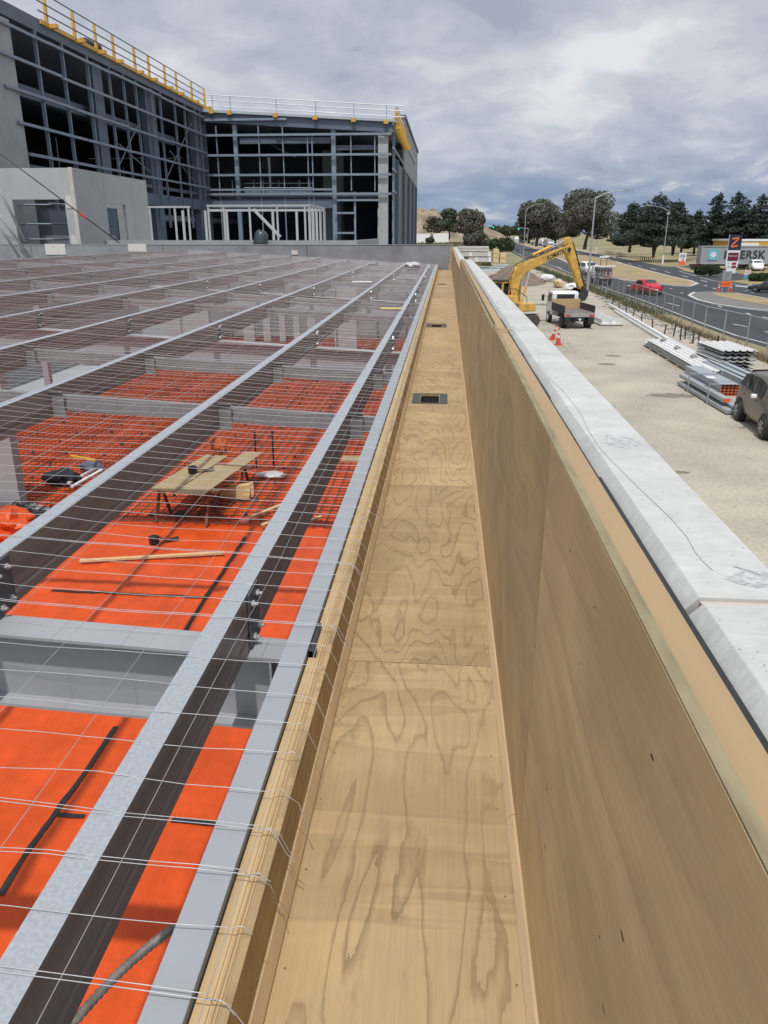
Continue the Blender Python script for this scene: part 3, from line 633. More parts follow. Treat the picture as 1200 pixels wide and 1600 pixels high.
# ---------------------------------------------------------------- safety wire mesh
rw = random.Random(11)
mb = MB(); y = 0.62
PXS = [0.44, 0.52] + PX
def wirez(x, sag, ph):
    ax = abs(x); z = roofz(ax) + .008
    for a, b in zip(PXS, PXS[1:]):
        if a <= ax <= b and b - a > .2:
            tt = (ax - a - .02) / (b - a); tt = min(1, max(0, tt)); z -= sag * math.sin(math.pi * tt) * (b - a)
    return z
while y < 39.6:
    near = y < 9
    step = .12 if near else (.3 if y < 20 else .7)
    ph = rw.uniform(0, 6); sag = rw.uniform(.004, .022); dyy = rw.uniform(-.012, .012); slope = rw.uniform(-.004, .004)
    double = rw.random() < .12
    for rep in range(2 if double else 1):
        pts = []; x = -.43
        # loose tail bent over the lip
        L_ = rw.uniform(.05, .16); ba = rw.uniform(-.3, .9); tail = []
        for q in range(5):
            f_ = q / 4; tail.append(Vector((-.43 + L_ * .75 * f_, y + dyy - .10 * L_ * f_ * ba * 3, roofz(.43) + .004 + .015 * math.sin(f_ * 3.1) - (f_ ** 2) * L_ * rw.uniform(.5, 1.2) * (1 if L_ > .08 else .2))))
        pts = tail[::-1] if near or y < 16 else [Vector((-.40, y, roofz(.4) + .004))]
        xx = -.44
        while xx > -13.3:
            pts.append(Vector((xx, y + dyy + rep * .012 + slope * xx + .016 * mnoise.noise(Vector((xx * 1.7, y * 7, ph))), wirez(xx, sag, ph) + .007 * mnoise.noise(Vector((xx * 3.5, y * 9, ph))))))
            xx -= step
        mb.tube(pts, (.0013 if y < 3 else .0013) if y < 8 else (.0014 if y < 14 else .0015), n=4 if near else 3, cap=False)
    y += .155 + rw.uniform(-.012, .012)
xl = -.435; k = 0
while xl > -13.2:
    pts = []; yy = .4; drift = rw.uniform(-.02, .005) if k else 0
    while yy < 39.6:
        xx = xl + drift * (yy - 2) * .4 + .012 * mnoise.noise(Vector((yy * .8, xl, 1)))
        sag_y = .01 * abs(math.sin(yy * 2.2))
        pts.append(Vector((xx, yy, wirez(xx, .013, 0) + .002)))
        yy += .15 if yy < 8 else .6
    mb.tube(pts, .0011 if k < 6 else .0014, n=4, cap=False)
    xl -= .30; k += 1
o = mb.obj('safety_mesh', wire_m, smooth=True)
tag(o, 'thin galvanised safety wire mesh stretched over the roof purlins', 'wire mesh')

# staples of wire fallen into the gutter edge
# ---------------------------------------------------------------- things on the orange floor
def at5(px, py, z=0.0): q = atz(px, py, SLAB + .06 + z); return q
q0 = at5(292, 815); tb = thing('trestle_table', 'work table of plywood boards on two folding trestles over the orange floor', 'trestle', (q0.x, q0.y, SLAB + .05), R(-8))
TH = .62
stake_d = mat('dark bar offcut', (.06, .05, .045), .8)
wood_leg = mat('old trestle timber', (0.16, 0.09, 0.06), 0.8, var=.2)
for i, yy in enumerate((0.15, 1.75)):
    for sx in (-.55, .45):
        for sy in (-.28, .28):
            mb = MB(); mb.bar((sx, yy + sy, 0), (sx, yy + sy * .15, TH - .04), .045); mb.obj('leg', wood_leg, tb)
    mb = MB(); mb.box(-.75, .65, yy - .06, yy + .06, TH - .05, TH); mb.obj('head_rail', wood_leg, tb)
for nm, x0, x1, y0, y1, z0, lb in (('plywood_board', -.62, -.12, -.15, 2.3, 0, 'left plywood board lying on the trestles'), ('plywood_board', -.09, .48, -.2, 1.6, .0, 'right plywood board lying on the trestles'), ('plywood_board', .10, .50, 1.68, 2.7, 0, 'far plywood board past the trestle table, beside the steel rods')):
    mb = MB(); mb.box(x0, x1, y0, y1, 0, .02); o = mb.obj(nm, ply_board, centre=False, loc=(0, 0, 0)); o.location = tb.matrix_basis @ Vector((0, 0, TH + .003)); o.rotation_euler = (0, 0, R(-8)); tag(o, lb, 'plywood board', 'boards on the work table')
def lump(name, px, py, sx, sy, sz, m, lb, cat, z=0, seed=1): 
    q = at5(px, py, z); return crumple(name, (q.x, q.y, SLAB + .05 + z), sx, sy, sz, m, lb, cat, seed, 2)
def roll(px, py, z, lb):
    q = at5(px, py, z); t = thing('tape_roll', lb, 'tape roll', (q.x, q.y, SLAB + .06 + z), R(25), 'black tape rolls')
    mb = MB(); mb.cyl((0, 0), .085, 0, .12, n=20); mb.obj('roll', tape_m, t, smooth=False)
    mb = MB(); mb.add([(.06, -.05, .11), (.06, .05, .11), (.20, .05, .02), (.20, -.05, .02), (.42, -.03, .03), (.42, .05, .05)], [(0, 1, 2, 3), (3, 2, 5, 4)]); mb.obj('loose_end', tape_m, t)
roll(241, 848, 0, 'black tape roll with a loose end lying on the orange sheet'); roll(301, 738, TH + .03, 'black tape roll lying on the trestle boards')
a = at5(125, 879); b = at5(350, 866); mb = MB(); mb.bar((a.x, a.y, SLAB + .09), (b.x, b.y, SLAB + .09), .07, .035); tag(mb.obj('timber_stick', timber_y), 'long pale timber stick lying across the orange sheet', 'timber')
for k, (px, py) in enumerate(((401, 733), (428, 731))):
    q = at5(px, py); mb = MB(); mb.cyl((0, 0), .022, 0, .85, n=8); mb.cyl((0, 0), .035, .81, .85, n=8); tag(mb.obj('steel_rod', dark_m, loc=(q.x, q.y, SLAB + .08)), ['left upright black rod standing in the mesh', 'right upright black rod, beside the clear plastic'][k], 'rod')
navy = mat('navy fabric', (0.012, 0.018, 0.03), 0.8, var=.3)
lump('tool_bag', 98, 757, .42, .22, .2, navy, 'black fabric tool bag on the mesh at the left', 'bag', seed=4)
lump('work_jacket', 145, 736, .3, .2, .13, mat('grey fabric', (.10, .11, .16), .8, var=.3), 'grey jacket heap behind the black tool bag', 'clothing', seed=7)
for k, (xa, ya, xb, yb) in enumerate(((108, 762, 152, 738), (113, 768, 160, 741))):
    a = at5(xa, ya); b = at5(xb, yb); mb = MB(); mb.bar((a.x, a.y, SLAB + .16), (b.x, b.y, SLAB + .16), .07, .04); tag(mb.obj('aluminium_rail', white_m), ['upper silver rail next to the black tool bag', 'lower silver rail next to the black tool bag'][k], 'rail')
a = at5(113, 728); b = at5(152, 736); mb = MB(); mb.bar((a.x, a.y, SLAB + .3), (b.x, b.y, SLAB + .3), .05, .05); tag(mb.obj('spirit_level', mat('bright yellow', (.75, .42, .02), .4)), 'yellow spirit level lying over the bag', 'level')
lump('plastic_bag', 425, 745, .34, .2, .07, wrap_m, 'crumpled clear plastic bag on the mesh by the rods', 'plastic bag', seed=9); lump('plastic_bottle', 382, 816, .12, .06, .05, mat('pink plastic', (.7, .25, .22), .3), 'small pink bottle lying on the mesh', 'bottle', seed=12)
lump('plastic_bottle', 338, 797, .05, .05, .14, mat('blue plastic', (.02, .05, .25), .3), 'blue bottle under the trestle table', 'bottle', seed=13)
lump('cloth_rag', 283, 806, .12, .1, .06, mat('dark green cloth', (.03, .07, .03), .8), 'dark green rag under the trestle table', 'rag', seed=14)
a = atz(428, 706, SLAB); lump('tool_case', 345, 708, .2, .18, .2, mat('orange and black tool', (.55, .12, .03), .5, col2=(.02, .02, .02), scale=6), 'orange and black power tool at the far end of the boards', 'power tool', TH + .02, seed=15)
q = at5(370, 780)
gpts = [atz(*c, SLAB)[:2] for c in ((-30, 792), (48, 790), (105, 806), (60, 828), (-30, 832))]
mb = MB(); mb.prism([tuple(c) for c in gpts], 'z', SLAB - .02, SLAB + .075); tag(mb.obj('concrete_strip', conc_g), kind='structure')
mb = MB(); rt_ = random.Random(4)
for k in range(16):
    c = atz(rt_.uniform(0, 95), rt_.uniform(800, 822), SLAB + .12); pts_ = [c + Vector((rt_.uniform(-.5, .5), rt_.uniform(-.4, .4), rt_.uniform(-.04, .22))) for _ in range(4)]; mb.tube(pts_, .012, n=4)
tag(mb.obj('wire_offcuts', stake_d), 'tangle of dark wire and bar offcuts on the concrete strip at the left edge', 'wire offcuts')
c = atz(12, 842, SLAB); crumple('orange_sheet_heap', (c.x, c.y, SLAB + .03), .55, .5, .28, om, 'crumpled heap of orange sheet at the left edge in front of the wall end', 'plastic heap', 31)
for k in range(6):
    mb = MB(); mb.box(-.3, .3, -.04, .04, 0, .08); o = mb.obj('timber_block', timber_y, loc=(q.x + (k % 2) * .05, q.y + (k % 2) * .1 - .1, SLAB + .12 + (k // 2) * .085)); o.rotation_euler[2] = R(6 * k); tag(o, '%s timber block in the pile right of the trestle table' % ['front bottom', 'rear bottom', 'front middle', 'rear middle', 'front top', 'rear top'][k], 'timber block', 'timber blocks beside the table')
for k, (px, py) in enumerate(((320, 812), (340, 824), (372, 834))):
    a = at5(px + 130, py - 22); b = at5(px + 70, py + 2); mb = MB(); mb.bar((a.x, a.y, SLAB + .13), (b.x, b.y, SLAB + .13), .07, .03); tag(mb.obj('timber_batten', timber_y), ['far', 'middle', 'near'][k] + ' pale batten in the row lying on the mesh beside the table', 'batten', 'pale battens on the mesh')
mb = MB(); q = at5(549, 712, 2.0); mb.box(-.14, .14, -.14, .14, 0, .02); tag(mb.obj('plywood_offcut', ply_board, loc=(q.x, q.y, SLAB + 2.0)), 'square plywood offcut perched between edge beam and first purlin', 'offcut')
# ribbed metal conduit at the lower left corner
a = atz(95, 1622, 3.3); b = atz(268, 1452, 3.55); pts = []; rs = []
n = 44
for k in range(n + 1):
    f_ = k / n; q = a.lerp(b, f_); q.z += .03 * math.sin(f_ * 3.1); pts.append(q); rs.append(.0175 if k % 2 else .0135)
c = b + Vector((.15, .05, -.05)); pts.append(c); rs.append(.017)
mb = MB(); mb.tube(pts, rs, n=10); tag(mb.obj('metal_conduit', mat('ribbed conduit', (.19, .17, .155), .4, .2, var=.3, scale=20), smooth=True), 'ribbed metal conduit hanging under the edge beam at the lower left', 'conduit')

# ================================================================== GROUND AND ROADS
def hill(x, y):
    """park land that rises beyond the far carriageway, and the mound behind the buildings"""
    h = 0.0
    # distance beyond a line through (29,74) .. (63,300)
    t_ = (x - 40) - (y - 130) * 0.135
    if t_ > 0 and y > 60: h += 4.6 * (lambda s: s * s * (3 - 2 * s))(min(1, t_ / 75.0)) * min(1, max(0, (y - 110) / 60))
    if x < 14 and y > 150: 
        s = min(1, (y - 150) / 60) * min(1, max(0, (14 - x - (y - 150) * -0.02) / 10)); h += 2.6 * s * s * (3 - 2 * s)
    return h + 0.15 * mnoise.noise(Vector((x * .05, y * .05, 0))) * min(1, max(0, (y - 120) / 60)) * (1 if h > 0 else 0)
dry = mat('dry grass', (0.32, 0.25, 0.14), 0.95, col2=(0.17, 0.175, 0.08), scale=0.035, detail=10, c2lo=.42, c2hi=.62, fine=.22, bscale=3.0)
mb = MB(); gx = [-1500, -600, -250, -120, -60] + [-40 + 4 * k for k in range(75)] + [300, 400, 600, 1000, 1600, 2600]; gy = [-200, -60, 0] + [20 + 8 * k for k in range(60)] + [540, 640, 800, 1100, 1600, 2400, 4000]
for y in gy:
    for x in gx: mb.v.append((x, y, hill(x, y) - .012))
for j in range(len(gy) - 1):
    for i in range(len(gx) - 1):
        a = j * len(gx) + i; mb.f.append((a, a + 1, a + len(gx) + 1, a + len(gx))); mb.m.append(0)
tag(mb.obj('ground', dry, smooth=True, centre=False, loc=(0, 0, 0)), kind='structure')

gravel = mat('crushed rock yard', (0.47, 0.43, 0.345), 0.95, col2=(0.355, 0.32, 0.26), scale=0.33, detail=12, c2lo=.36, c2hi=.62, bump=.6, bscale=11, fine=.22)
mb = MB(); mb.add([(.3, 0, 0), (15.2, 0, 0), (15.3, 60, 0), (15.6, 120, 0), (15.0, 150, 0), (.3, 150, 0)], [(0, 1, 2, 3, 4, 5)]); tag(mb.obj('gravel_yard', gravel), kind='structure')
asph = mat('asphalt', (0.037, 0.041, 0.048), 0.85, var=.26, scale=.22, detail=8, fine=.15, bscale=6, stretch=(2.2, .3, 1))
def gpoly(name, px, z, m, kind='structure', zplane=0.0, th=0.0, lab=None, cat=None):
    pts = [tuple(atz(x, y, zplane)[:2]) if isinstance(x, (int, float)) else x for x, y in px]
    mb = MB()
    if th: mb.prism(pts, 'z', z - th, z)
    else: mb.add([(x, y, z) for x, y in pts], [tuple(range(len(pts)))])
    o = mb.obj(name, m); return tag(o, lab, cat, None, kind)
near_edge = [(1330, 575), (1200, 543), (1150, 529), (1100, 511), (1050, 491), (1000, 471), (954, 456), (897, 432), (860, 417), (818, 404), (795, 392), (783, 379), (780, 371)]
far_edge = [(786, 371), (812, 376), (848, 382), (900, 390), (962, 402), (1035, 416), (1055, 417), (1090, 414), (1140, 412), (1210, 416), (1400, 424), (1700, 600)]
gpoly('road_surface', near_edge + far_edge, .004, asph)
med_grass = mat('dry median grass', (0.335, 0.255, 0.135), 0.95, col2=(0.25, 0.205, 0.105), scale=.25, detail=9, fine=.15, bscale=5)
kerb_m = mat('pale kerb', (0.50, 0.50, 0.48), 0.85, var=.1)
median = [(1092, 444), (1078, 439), (1050, 433), (1000, 420), (950, 406), (897, 396), (841, 384), (805, 376), (790, 371.5), (789, 372.5), (801, 378), (836, 389), (873, 405), (915, 424), (960, 436), (1000, 442), (1050, 447), (1080, 448)]
gpoly('median_kerb', median, .11, kerb_m, th=.12)
def shrink(px, d=.35):
    pts = [Vector(tuple(atz(x, y, 0)[:2])) for x, y in px]; n = len(pts); area = sum(pts[i].x * pts[(i + 1) % n].y - pts[(i + 1) % n].x * pts[i].y for i in range(n)); o = []
    for i in range(n):
        e1 = (pts[i] - pts[i - 1]).normalized(); e2 = (pts[(i + 1) % n] - pts[i]).normalized(); nn_ = Vector((-(e1 + e2).y, (e1 + e2).x)).normalized() * (1 if area > 0 else -1)
        q = pts[i] + nn_ * d; o.append(((q.x,), q.y)) 
    return o
def gpoly2(name, px, d, z, m):
    mb = MB(); pts = [(x[0], y) for x, y in shrink(px, d)]; mb.prism(pts, 'z', z - .1, z); return tag(mb.obj(name, m), kind='structure')
gpoly2('median_grass', median, .38, .14, med_grass)
island = [(1074, 463), (1082, 458), (1115, 457), (1150, 459), (1200, 468), (1300, 484), (1300, 502), (1200, 487), (1150, 482), (1112, 476), (1088, 470)]
gpoly('island_kerb', island, .11, kerb_m, th=.12)
gpoly2('island_paving', island, .3, .13, mat('worn island asphalt', (.16, .155, .145), .9, var=.15, scale=.8))
gpoly('island_grass', [(1110, 459.5), (1150, 461), (1200, 470), (1290, 484), (1290, 494), (1200, 480), (1150, 471), (1122, 465)], .15, med_grass, th=.018)
gpoly('verge_footpath', [(1055, 417), (1075, 419), (1120, 431), (1092, 428), (1070, 424)], .06, med_grass, th=.05)
gpoly('verge_island', [(1140, 440), (1185, 436), (1215, 444), (1165, 444)], .06, med_grass, th=.05)
gpoly('kerb_strip', [(1150, 446.5), (1215, 453.5), (1215, 454.8), (1148, 447.6)], .05, kerb_m, th=.04)
gpoly('kerb_strip', [(962, 402), (900, 390), (848, 382), (848, 382.6), (900, 390.9), (962, 403)], .06, kerb_m, th=.05)
# road markings
paint_m = mat('road paint', (0.62, 0.62, 0.60), 0.7, var=.1, scale=2)
mb = MB()
def dash(xa, ya, xb, yb, wd=.14):
    a = atz(xa, ya, .01); b = atz(xb, yb, .01); d = (b - a).normalized(); n_ = Vector((-d.y, d.x, 0)) * wd / 2
    mb.add([a - n_, b - n_, b + n_, a + n_], [(0, 1, 2, 3)])
for q in ((901, 395, 910, 398), (932, 402, 940, 404), (962, 408, 972, 411), (981, 411.5, 987, 413), (997, 415, 1004, 416.5), (1017, 418.5, 1026, 421.5), (1039, 424, 1047, 426.5), (1065, 430.5, 1075, 433), (1095, 437.5, 1105, 440.5), (1100, 445.5, 1105, 447), (1114, 450, 1119, 452), (1165, 454, 1177, 457.5), (870, 389, 877, 390.5), (850, 385.5, 856, 387),
          (1047, 450.5, 1050, 451.3), (1031, 453, 1036, 454), (1063, 457, 1068, 458.2), (1098, 464, 1104, 465.5), (1148, 474, 1153, 476), (1145, 506, 1170, 511), (1122, 478, 1128, 480), (1166, 489, 1172, 491), (1192, 495, 1200, 497), (1042, 473, 1062, 478), (1000, 459, 1010, 462), (1195, 518, 1210, 521),
          (812, 389, 817, 391), (830, 397, 836, 400), (850, 407, 857, 410), (870, 416, 878, 420), (800, 383, 804, 385)):
    dash(*q)
for pl in ([(1200, 537), (1150, 524), (1100, 506), (1050, 486.5), (1000, 467.5), (954, 453), (897, 429), (860, 414), (818, 401), (798, 390)], [(1115, 442), (1150, 447), (1080, 436.5)][:0], [(850, 393), (880, 403), (912, 417), (925, 421)], [(1060, 423), (1090, 432), (1112, 438), (1150, 444), (1200, 451)]):
    for a, b in zip(pl, pl[1:]): dash(*a, *b, wd=.12)
tag(mb.obj('road_markings', paint_m), kind='structure')
# yard spill: concrete apron, weeds, earth pile
gpoly('concrete_apron', [(722, 415), (792, 413), (812, 426), (760, 424), (735, 428)], .012, conc_g)
scrub = mat('rank dry weeds', (0.20, 0.165, 0.09), 0.95, var=.35, scale=1.2)
earth = mat('brown earth', (0.17, 0.125, 0.09), 0.95, var=.3, scale=1.0, bump=.6, bscale=6)
def mound(name, cx, cy, rx, ry, h, m, lb=None, cat=None, seed=0, kind=None, z0=0, n=30, rough=.22):
    mb = MB()
    for j in range(n + 1):
        for i in range(n + 1):
            u, v = i / n * 2 - 1, j / n * 2 - 1; r = math.hypot(u, v); k = max(0, 1 - r ** 1.6)
            z = h * k * (1 + rough * 2 * mnoise.noise(Vector((u * 3 + seed, v * 3, seed)))) + h * rough * .5 * mnoise.noise(Vector((u * 9, v * 9, seed))) * (k > 0) * min(1, k * 3)
            mb.v.append((u * rx, v * ry, max(z, -.02) if k > 0 else -.03))
    for j in range(n):
        for i in range(n): a = j * (n + 1) + i; mb.f.append((a, a + 1, a + n + 2, a + n + 1)); mb.m.append(0)
    o = mb.obj(name, m, smooth=True, centre=False, loc=(cx, cy, z0)); return tag(o, lb, cat, None, kind)
q = atz(810, 441); mound('earth_pile', q.x - .6, q.y + 1, 4.0, 9.0, 1.6, earth, 'brown pile of dug earth behind the yellow excavator', 'earth pile', 2)
# strip of dead grass and weeds along the fence (blades)
def grass_patch(name, area, n, h, m, lb, cat='grass', seed=3, kind='stuff', wfac=.12):
    r_ = random.Random(seed); mb = MB()
    for _ in range(n):
        x, y = area(r_); z0 = hill(x, y); a = r_.uniform(0, 6.28); hh = h * r_.uniform(.4, 1.2); lean = hh * .5
        dx_, dy_ = math.cos(a), math.sin(a); w_ = hh * wfac
        mb.add([(x - dy_ * w_, y + dx_ * w_, z0), (x + dy_ * w_, y - dx_ * w_, z0), (x + dx_ * lean * r_.random(), y + dy_ * lean * r_.random(), z0 + hh)], [(0, 1, 2)])
    return tag(mb.obj(name, m), lb, cat, None, kind)
weed_m = mat('straw weeds', (0.21, 0.155, 0.085), 0.95, var=.3, scale=.8)
grass_patch('dry_weeds', lambda r_: (14.9 + abs(r_.gauss(0, .38)) + .1, 31 + r_.random() ** 1.3 * 70), 7000, .24, weed_m, 'dead weeds growing along the wire fence')
grass_patch('green_weeds', lambda r_: (15.4 + r_.uniform(-.6, 1.4) * (1 if r_.random() < .6 else .4), 60 + r_.random() * 90), 3500, .4, foliage_g, 'green and brown weeds along the far part of the fence', seed=4)

# ---------------------------------------------------------------- wire fence
fence_m = mat('galvanised fence pipe', (0.40, 0.41, 0.41), 0.5, 0.4, var=.1)
fpx = [atz(x, y) for x, y in ((1232, 572), (1160, 545), (1105, 530), (1060, 510), (1020, 491), (985, 475), (950, 461), (920, 449), (892, 436), (862, 422), (835, 411), (812, 402))]
t = thing('wire_fence', 'galvanised chain wire fence on pipe posts between yard and road', 'fence', (0, 0, 0))
poly = [q.copy() for q in fpx]; cum = [0]
for a, b in zip(poly, poly[1:]): cum.append(cum[-1] + (b - a).length)
def along(s):
    for i in range(len(poly) - 1):
        if s <= cum[i + 1]: return poly[i].lerp(poly[i + 1], (s - cum[i]) / (cum[i + 1] - cum[i]))
    return poly[-1]
FH = 1.75; s = 0; k = 0; fpts = []
while s < cum[-1] - .1:
    q = along(s); fpts.append(q); mb = MB(); mb.cyl((q.x, q.y), .036, -.05, FH, n=8); mb.cyl((q.x, q.y), .037, FH, FH + .04, n=8, r2=.012)
    if k < 95: mb.obj('post', fence_m, t)
    if k % 4 == 2 and k < 24:
        q2 = along(min(s + 1.3, cum[-1])); mb = MB(); mb.tube([(q.x, q.y, 1.3), (q2.x, q2.y, .05)], .02); mb.obj('brace', fence_m, t)
    s += 2.6; k += 1
mb = MB()
for a, b in zip(fpts, fpts[1:]):
    mb.tube([(a.x, a.y, FH), (b.x, b.y, FH)], .024, n=5); mb.tube([(a.x, a.y, .12), (b.x, b.y, .12)], .004, n=3); mb.tube([(a.x, a.y, .95), (b.x, b.y, .95)], .004, n=3)
mb.obj('top_rail', fence_m, t)
mesh_m = mat('chain wire', (0.24, 0.25, 0.25), 0.6, 0.3)
mb = MB()
for a, b in zip(fpts[:26], fpts[1:27]):
    d = b - a; n_ = int(d.length / .16)
    for i in range(-11, n_):
        f0, f1 = i / n_, (i + 10) / n_
        for (u0, z0, u1, z1) in ((f0, .08, f1, FH - .03), (f0, FH - .03, f1, .08)):
            uu0, zz0, uu1, zz1 = u0, z0, u1, z1
            if uu0 < 0: zz0 = z0 + (z1 - z0) * (0 - u0) / (u1 - u0); uu0 = 0
            if uu1 > 1: zz1 = z0 + (z1 - z0) * (1 - u0) / (u1 - u0); uu1 = 1
            if uu1 <= uu0: continue
            A = a + d * uu0; B = a + d * uu1; mb.tube([(A.x, A.y, zz0), (B.x, B.y, zz1)], .0022, n=3, cap=False)
mb.obj('wire_mesh', mesh_m, t)
# short dark stakes and rubble by the fence
stake_m = mat('dark stake', (.045, .038, .03), .9)
rs_ = random.Random(9)
for k, (px, py, hh) in enumerate([(957, 478, .8), (968, 486, .8), (979, 490, .9), (988, 496, .7), (1002, 504, .8), (1020, 515, .9), (1038, 522, .8), (1052, 526, 1.0), (1063, 532, 1.1), (1070, 530, .9), (1082, 537, .9), (1091, 541, 1.0), (1122, 545, .9)]):
    q = atz(px, py); mb = MB(); mb.bar((0, 0, -.05), (rs_.uniform(-.12, .12), rs_.uniform(-.1, .1), hh * .75), .07, .05)
    o = mb.obj('timber_stake', stake_m, loc=(q.x, q.y, 0)); tag(o, 'dark stake stub along the fence foot, %s from the tipper truck end' % ORD[k], 'stake', 'dark stakes along the fence')
def rock(mb, c, s, rnd):
    bm = bmesh.new(); bmesh.ops.create_icosphere(bm, subdivisions=1, radius=1); vs = [(c[0] + v.co.x * s * rnd.uniform(.8, 1.3), c[1] + v.co.y * s * rnd.uniform(.8, 1.3), c[2] + v.co.z * s * rnd.uniform(.5, .9)) for v in bm.verts]
    fs = [tuple(v.index for v in f.verts) for f in bm.faces]; bm.free(); mb.add(vs, fs)
rub_m = mat('grey rubble', (.25, .24, .22), .95, var=.4, scale=3)
mb = MB()
for _ in range(260):
    y = rs_.uniform(38, 78); rock(mb, (14.6 + rs_.gauss(0, .45), y, .03), rs_.uniform(.04, .16), rs_)
tag(mb.obj('rubble', rub_m), 'broken grey rubble scattered along the foot of the fence', 'rubble', None, 'stuff')
mb = MB()
for _ in range(500):
    y = 4 + rs_.random() * 60; rock(mb, (rs_.uniform(.6, 14.5), y, .0), rs_.uniform(.010, .035), rs_)
for _ in range(170): rock(mb, (rs_.uniform(5.4, 7.0), rs_.uniform(40, 50), .0), rs_.uniform(.02, .06), rs_)
tag(mb.obj('loose_stones', rub_m), 'loose stones lying on the gravel yard', 'stones', None, 'stuff')
# potholes / damp spots
for k, (px, py, rx, ry) in enumerate(((958, 556, .35, .3), (948, 569, .4, .3), (850, 476, .9, 1.1), (1050, 618, .9, .4), (1062, 738, .25, .12))):
    q = atz(px, py); mb = MB(); n_ = 20; mb.add([(rx * math.cos(6.283 * i / n_) * (1 + .2 * math.sin(i * 1.9)), ry * math.sin(6.283 * i / n_) * (1 + .25 * math.sin(i * 2.7)), 0) for i in range(n_)], [tuple(range(n_))])
    tag(mb.obj('gravel_hollow', mat('damp gravel', (.19, .16, .125), .9, var=.2, scale=3), loc=(q.x, q.y, .005)), kind='structure')

# ================================================================== STORED STEEL
sheetm = mat('pale folded sheet', (0.64, 0.64, 0.625), 0.45, 0.05, var=.1)
def corr(mb, L_, W_, z, n=5, h=.05, th=.004, x0=0, y0=0):
    """ribbed sheet, ribs along y"""
    prof = []; 
    for i in range(n):
        a = i / n * W_; q = W_ / n; prof += [(a, 0), (a + q * .3, 0), (a + q * .4, h), (a + q * .6, h), (a + q * .7, 0)]
    prof.append((W_, 0)); poly = [(x0 + a, z + b) for a, b in prof] + [(x0 + a, z + b - th) for a, b in prof[::-1]]
    mb.prism(poly, 'y', y0, y0 + L_)
def placed(o_or_t, q, rz): o_or_t.location = (q.x, q.y, 0); o_or_t.rotation_euler = (0, 0, rz)
# long sheets: near end (right) to far end
A = atz(1100, 598); B = atz(1005, 540); ang = math.atan2(B.y - A.y, B.x - A.x) - math.pi / 2; LN = (B - A).length
t = thing('sheet_stack', 'long stack of pale ribbed metal sheets on bearers along the fence', 'steel sheets', (A.x, A.y, 0), ang)
mb = MB()
for i in range(5): corr(mb, LN - .2 * i, 1.35, .10 + .07 * i + .05 * (i > 2), 5, .045, x0=rs_.uniform(-.05, .05), y0=rs_.uniform(0, .3))
mb.obj('ribbed_sheets', sheetm, t)
for i in range(6): mb = MB(); mb.box(-.1, 1.5, .4 + i * LN / 6.3, .5 + i * LN / 6.3, 0, .09); mb.obj('bearer', timber, t)
mb = MB()
for i in range(3): rock(mb, (.6, LN * (.35 + .25 * i), .5), .16, rs_)
mb.obj('weight_stones', rub_m, t)
# thinner long purlins running on to the truck
A = atz(1050, 545); B = atz(958, 487); ang2 = math.atan2(B.y - A.y, B.x - A.x) - math.pi / 2; L2 = (B - A).length
for k, (off, zz) in enumerate(((0, .02), (.28, .02), (.14, .16))):
    mb = MB(); mb.prism([(0, 0), (.2, 0), (.2, .012), (.012, .012), (.012, .12), (.2, .12), (.2, .132), (0, .132)], 'y', -6, L2 + 2 * k)
    o = mb.obj('steel_channel', sheetm, loc=(A.x + off, A.y, zz)); o.rotation_euler[2] = ang2; tag(o, ['long pale channel lying nearest the yard in the run towards the truck', 'long pale channel on the fence side of the run towards the truck', 'long pale channel resting on top of the two others'][k], 'channel', 'pale channels lying towards the truck')
# galvanised bundle with orange ends
q = atz(1132, 634); ang3 = ang + R(2)
t = thing('steel_bundle', 'strapped bundle of galvanised sections with orange hollow ends', 'steel bundle', (q.x, q.y, 0), ang3)
mb = MB()
for r_ in range(4):
    for c in range(5):
        x0, z0 = -.1 + c * .13, .3 + r_ * .1
        mb.box(x0, x0 + .12, .3, 4.4, z0, z0 + .006); mb.box(x0, x0 + .12, .3, 4.4, z0 + .088, z0 + .094); mb.box(x0, x0 + .006, .3, 4.4, z0 + .0065, z0 + .0875); mb.box(x0 + .114, x0 + .12, .3, 4.4, z0 + .0065, z0 + .0875)
mb.obj('hollow_sections', galv, t)
mb = MB(); opl = mat('orange section paint', (.62, .12, .03), .6)
for r_ in range(5): mb.box(-.102, .552, .275, .299, .292 + r_ * .1, .316 + r_ * .1)
for c in range(6): mb.box(-.104 + c * .13, -.082 + c * .13, .272, .2985, .29, .72)
mb.box(-.09, .53, .9, .91, .31, .70, 1)
mb.obj('painted_ends', [opl, dark_m], t)
mb = MB(); 
for i in range(3): mb.box(-.5 + i * .3, -.25 + i * .3, -1.5, 3.9, .05 + (i % 2) * .08, .16 + (i % 2) * .08)
mb.box(-.42, -.18, -.9, 4.0, .30, .44); mb.obj('lower_sections', galv, t)
mb = MB(); mb.box(-.40, -.2, -.93, -.905, .31, .43); mb.obj('red_end', orange_p, t)
for i, yy in enumerate((0.2, 2.4)):
    mb = MB(); mb.box(-.56, -.52, yy, yy + .05, 0, .75); mb.box(.62, .66, yy, yy + .05, 0, .85); mb.box(-.56, .66, yy, yy + .05, .705, .73); mb.obj('strap_frame', primer, t)
mb = MB(); mb.box(-.35, -.05, 1.0, 1.3, .80, .803, M=Matrix.Rotation(.0, 4, 'X')); mb.obj('paper_tag', white_m, t)
q = atz(1172, 622); t = thing('steel_channels', 'bundle of bright galvanised channels behind the orange ended bundle', 'steel channels', (q.x, q.y, 0), ang3)
mb = MB()
for i in range(5): x0 = i * .2; mb.box(x0, x0 + .16, -1.5, 5.5, .5 + .05 * (i % 2), .515 + .05 * (i % 2)); mb.box(x0, x0 + .008, -1.5, 5.5, .3, .499 + .05 * (i % 2))
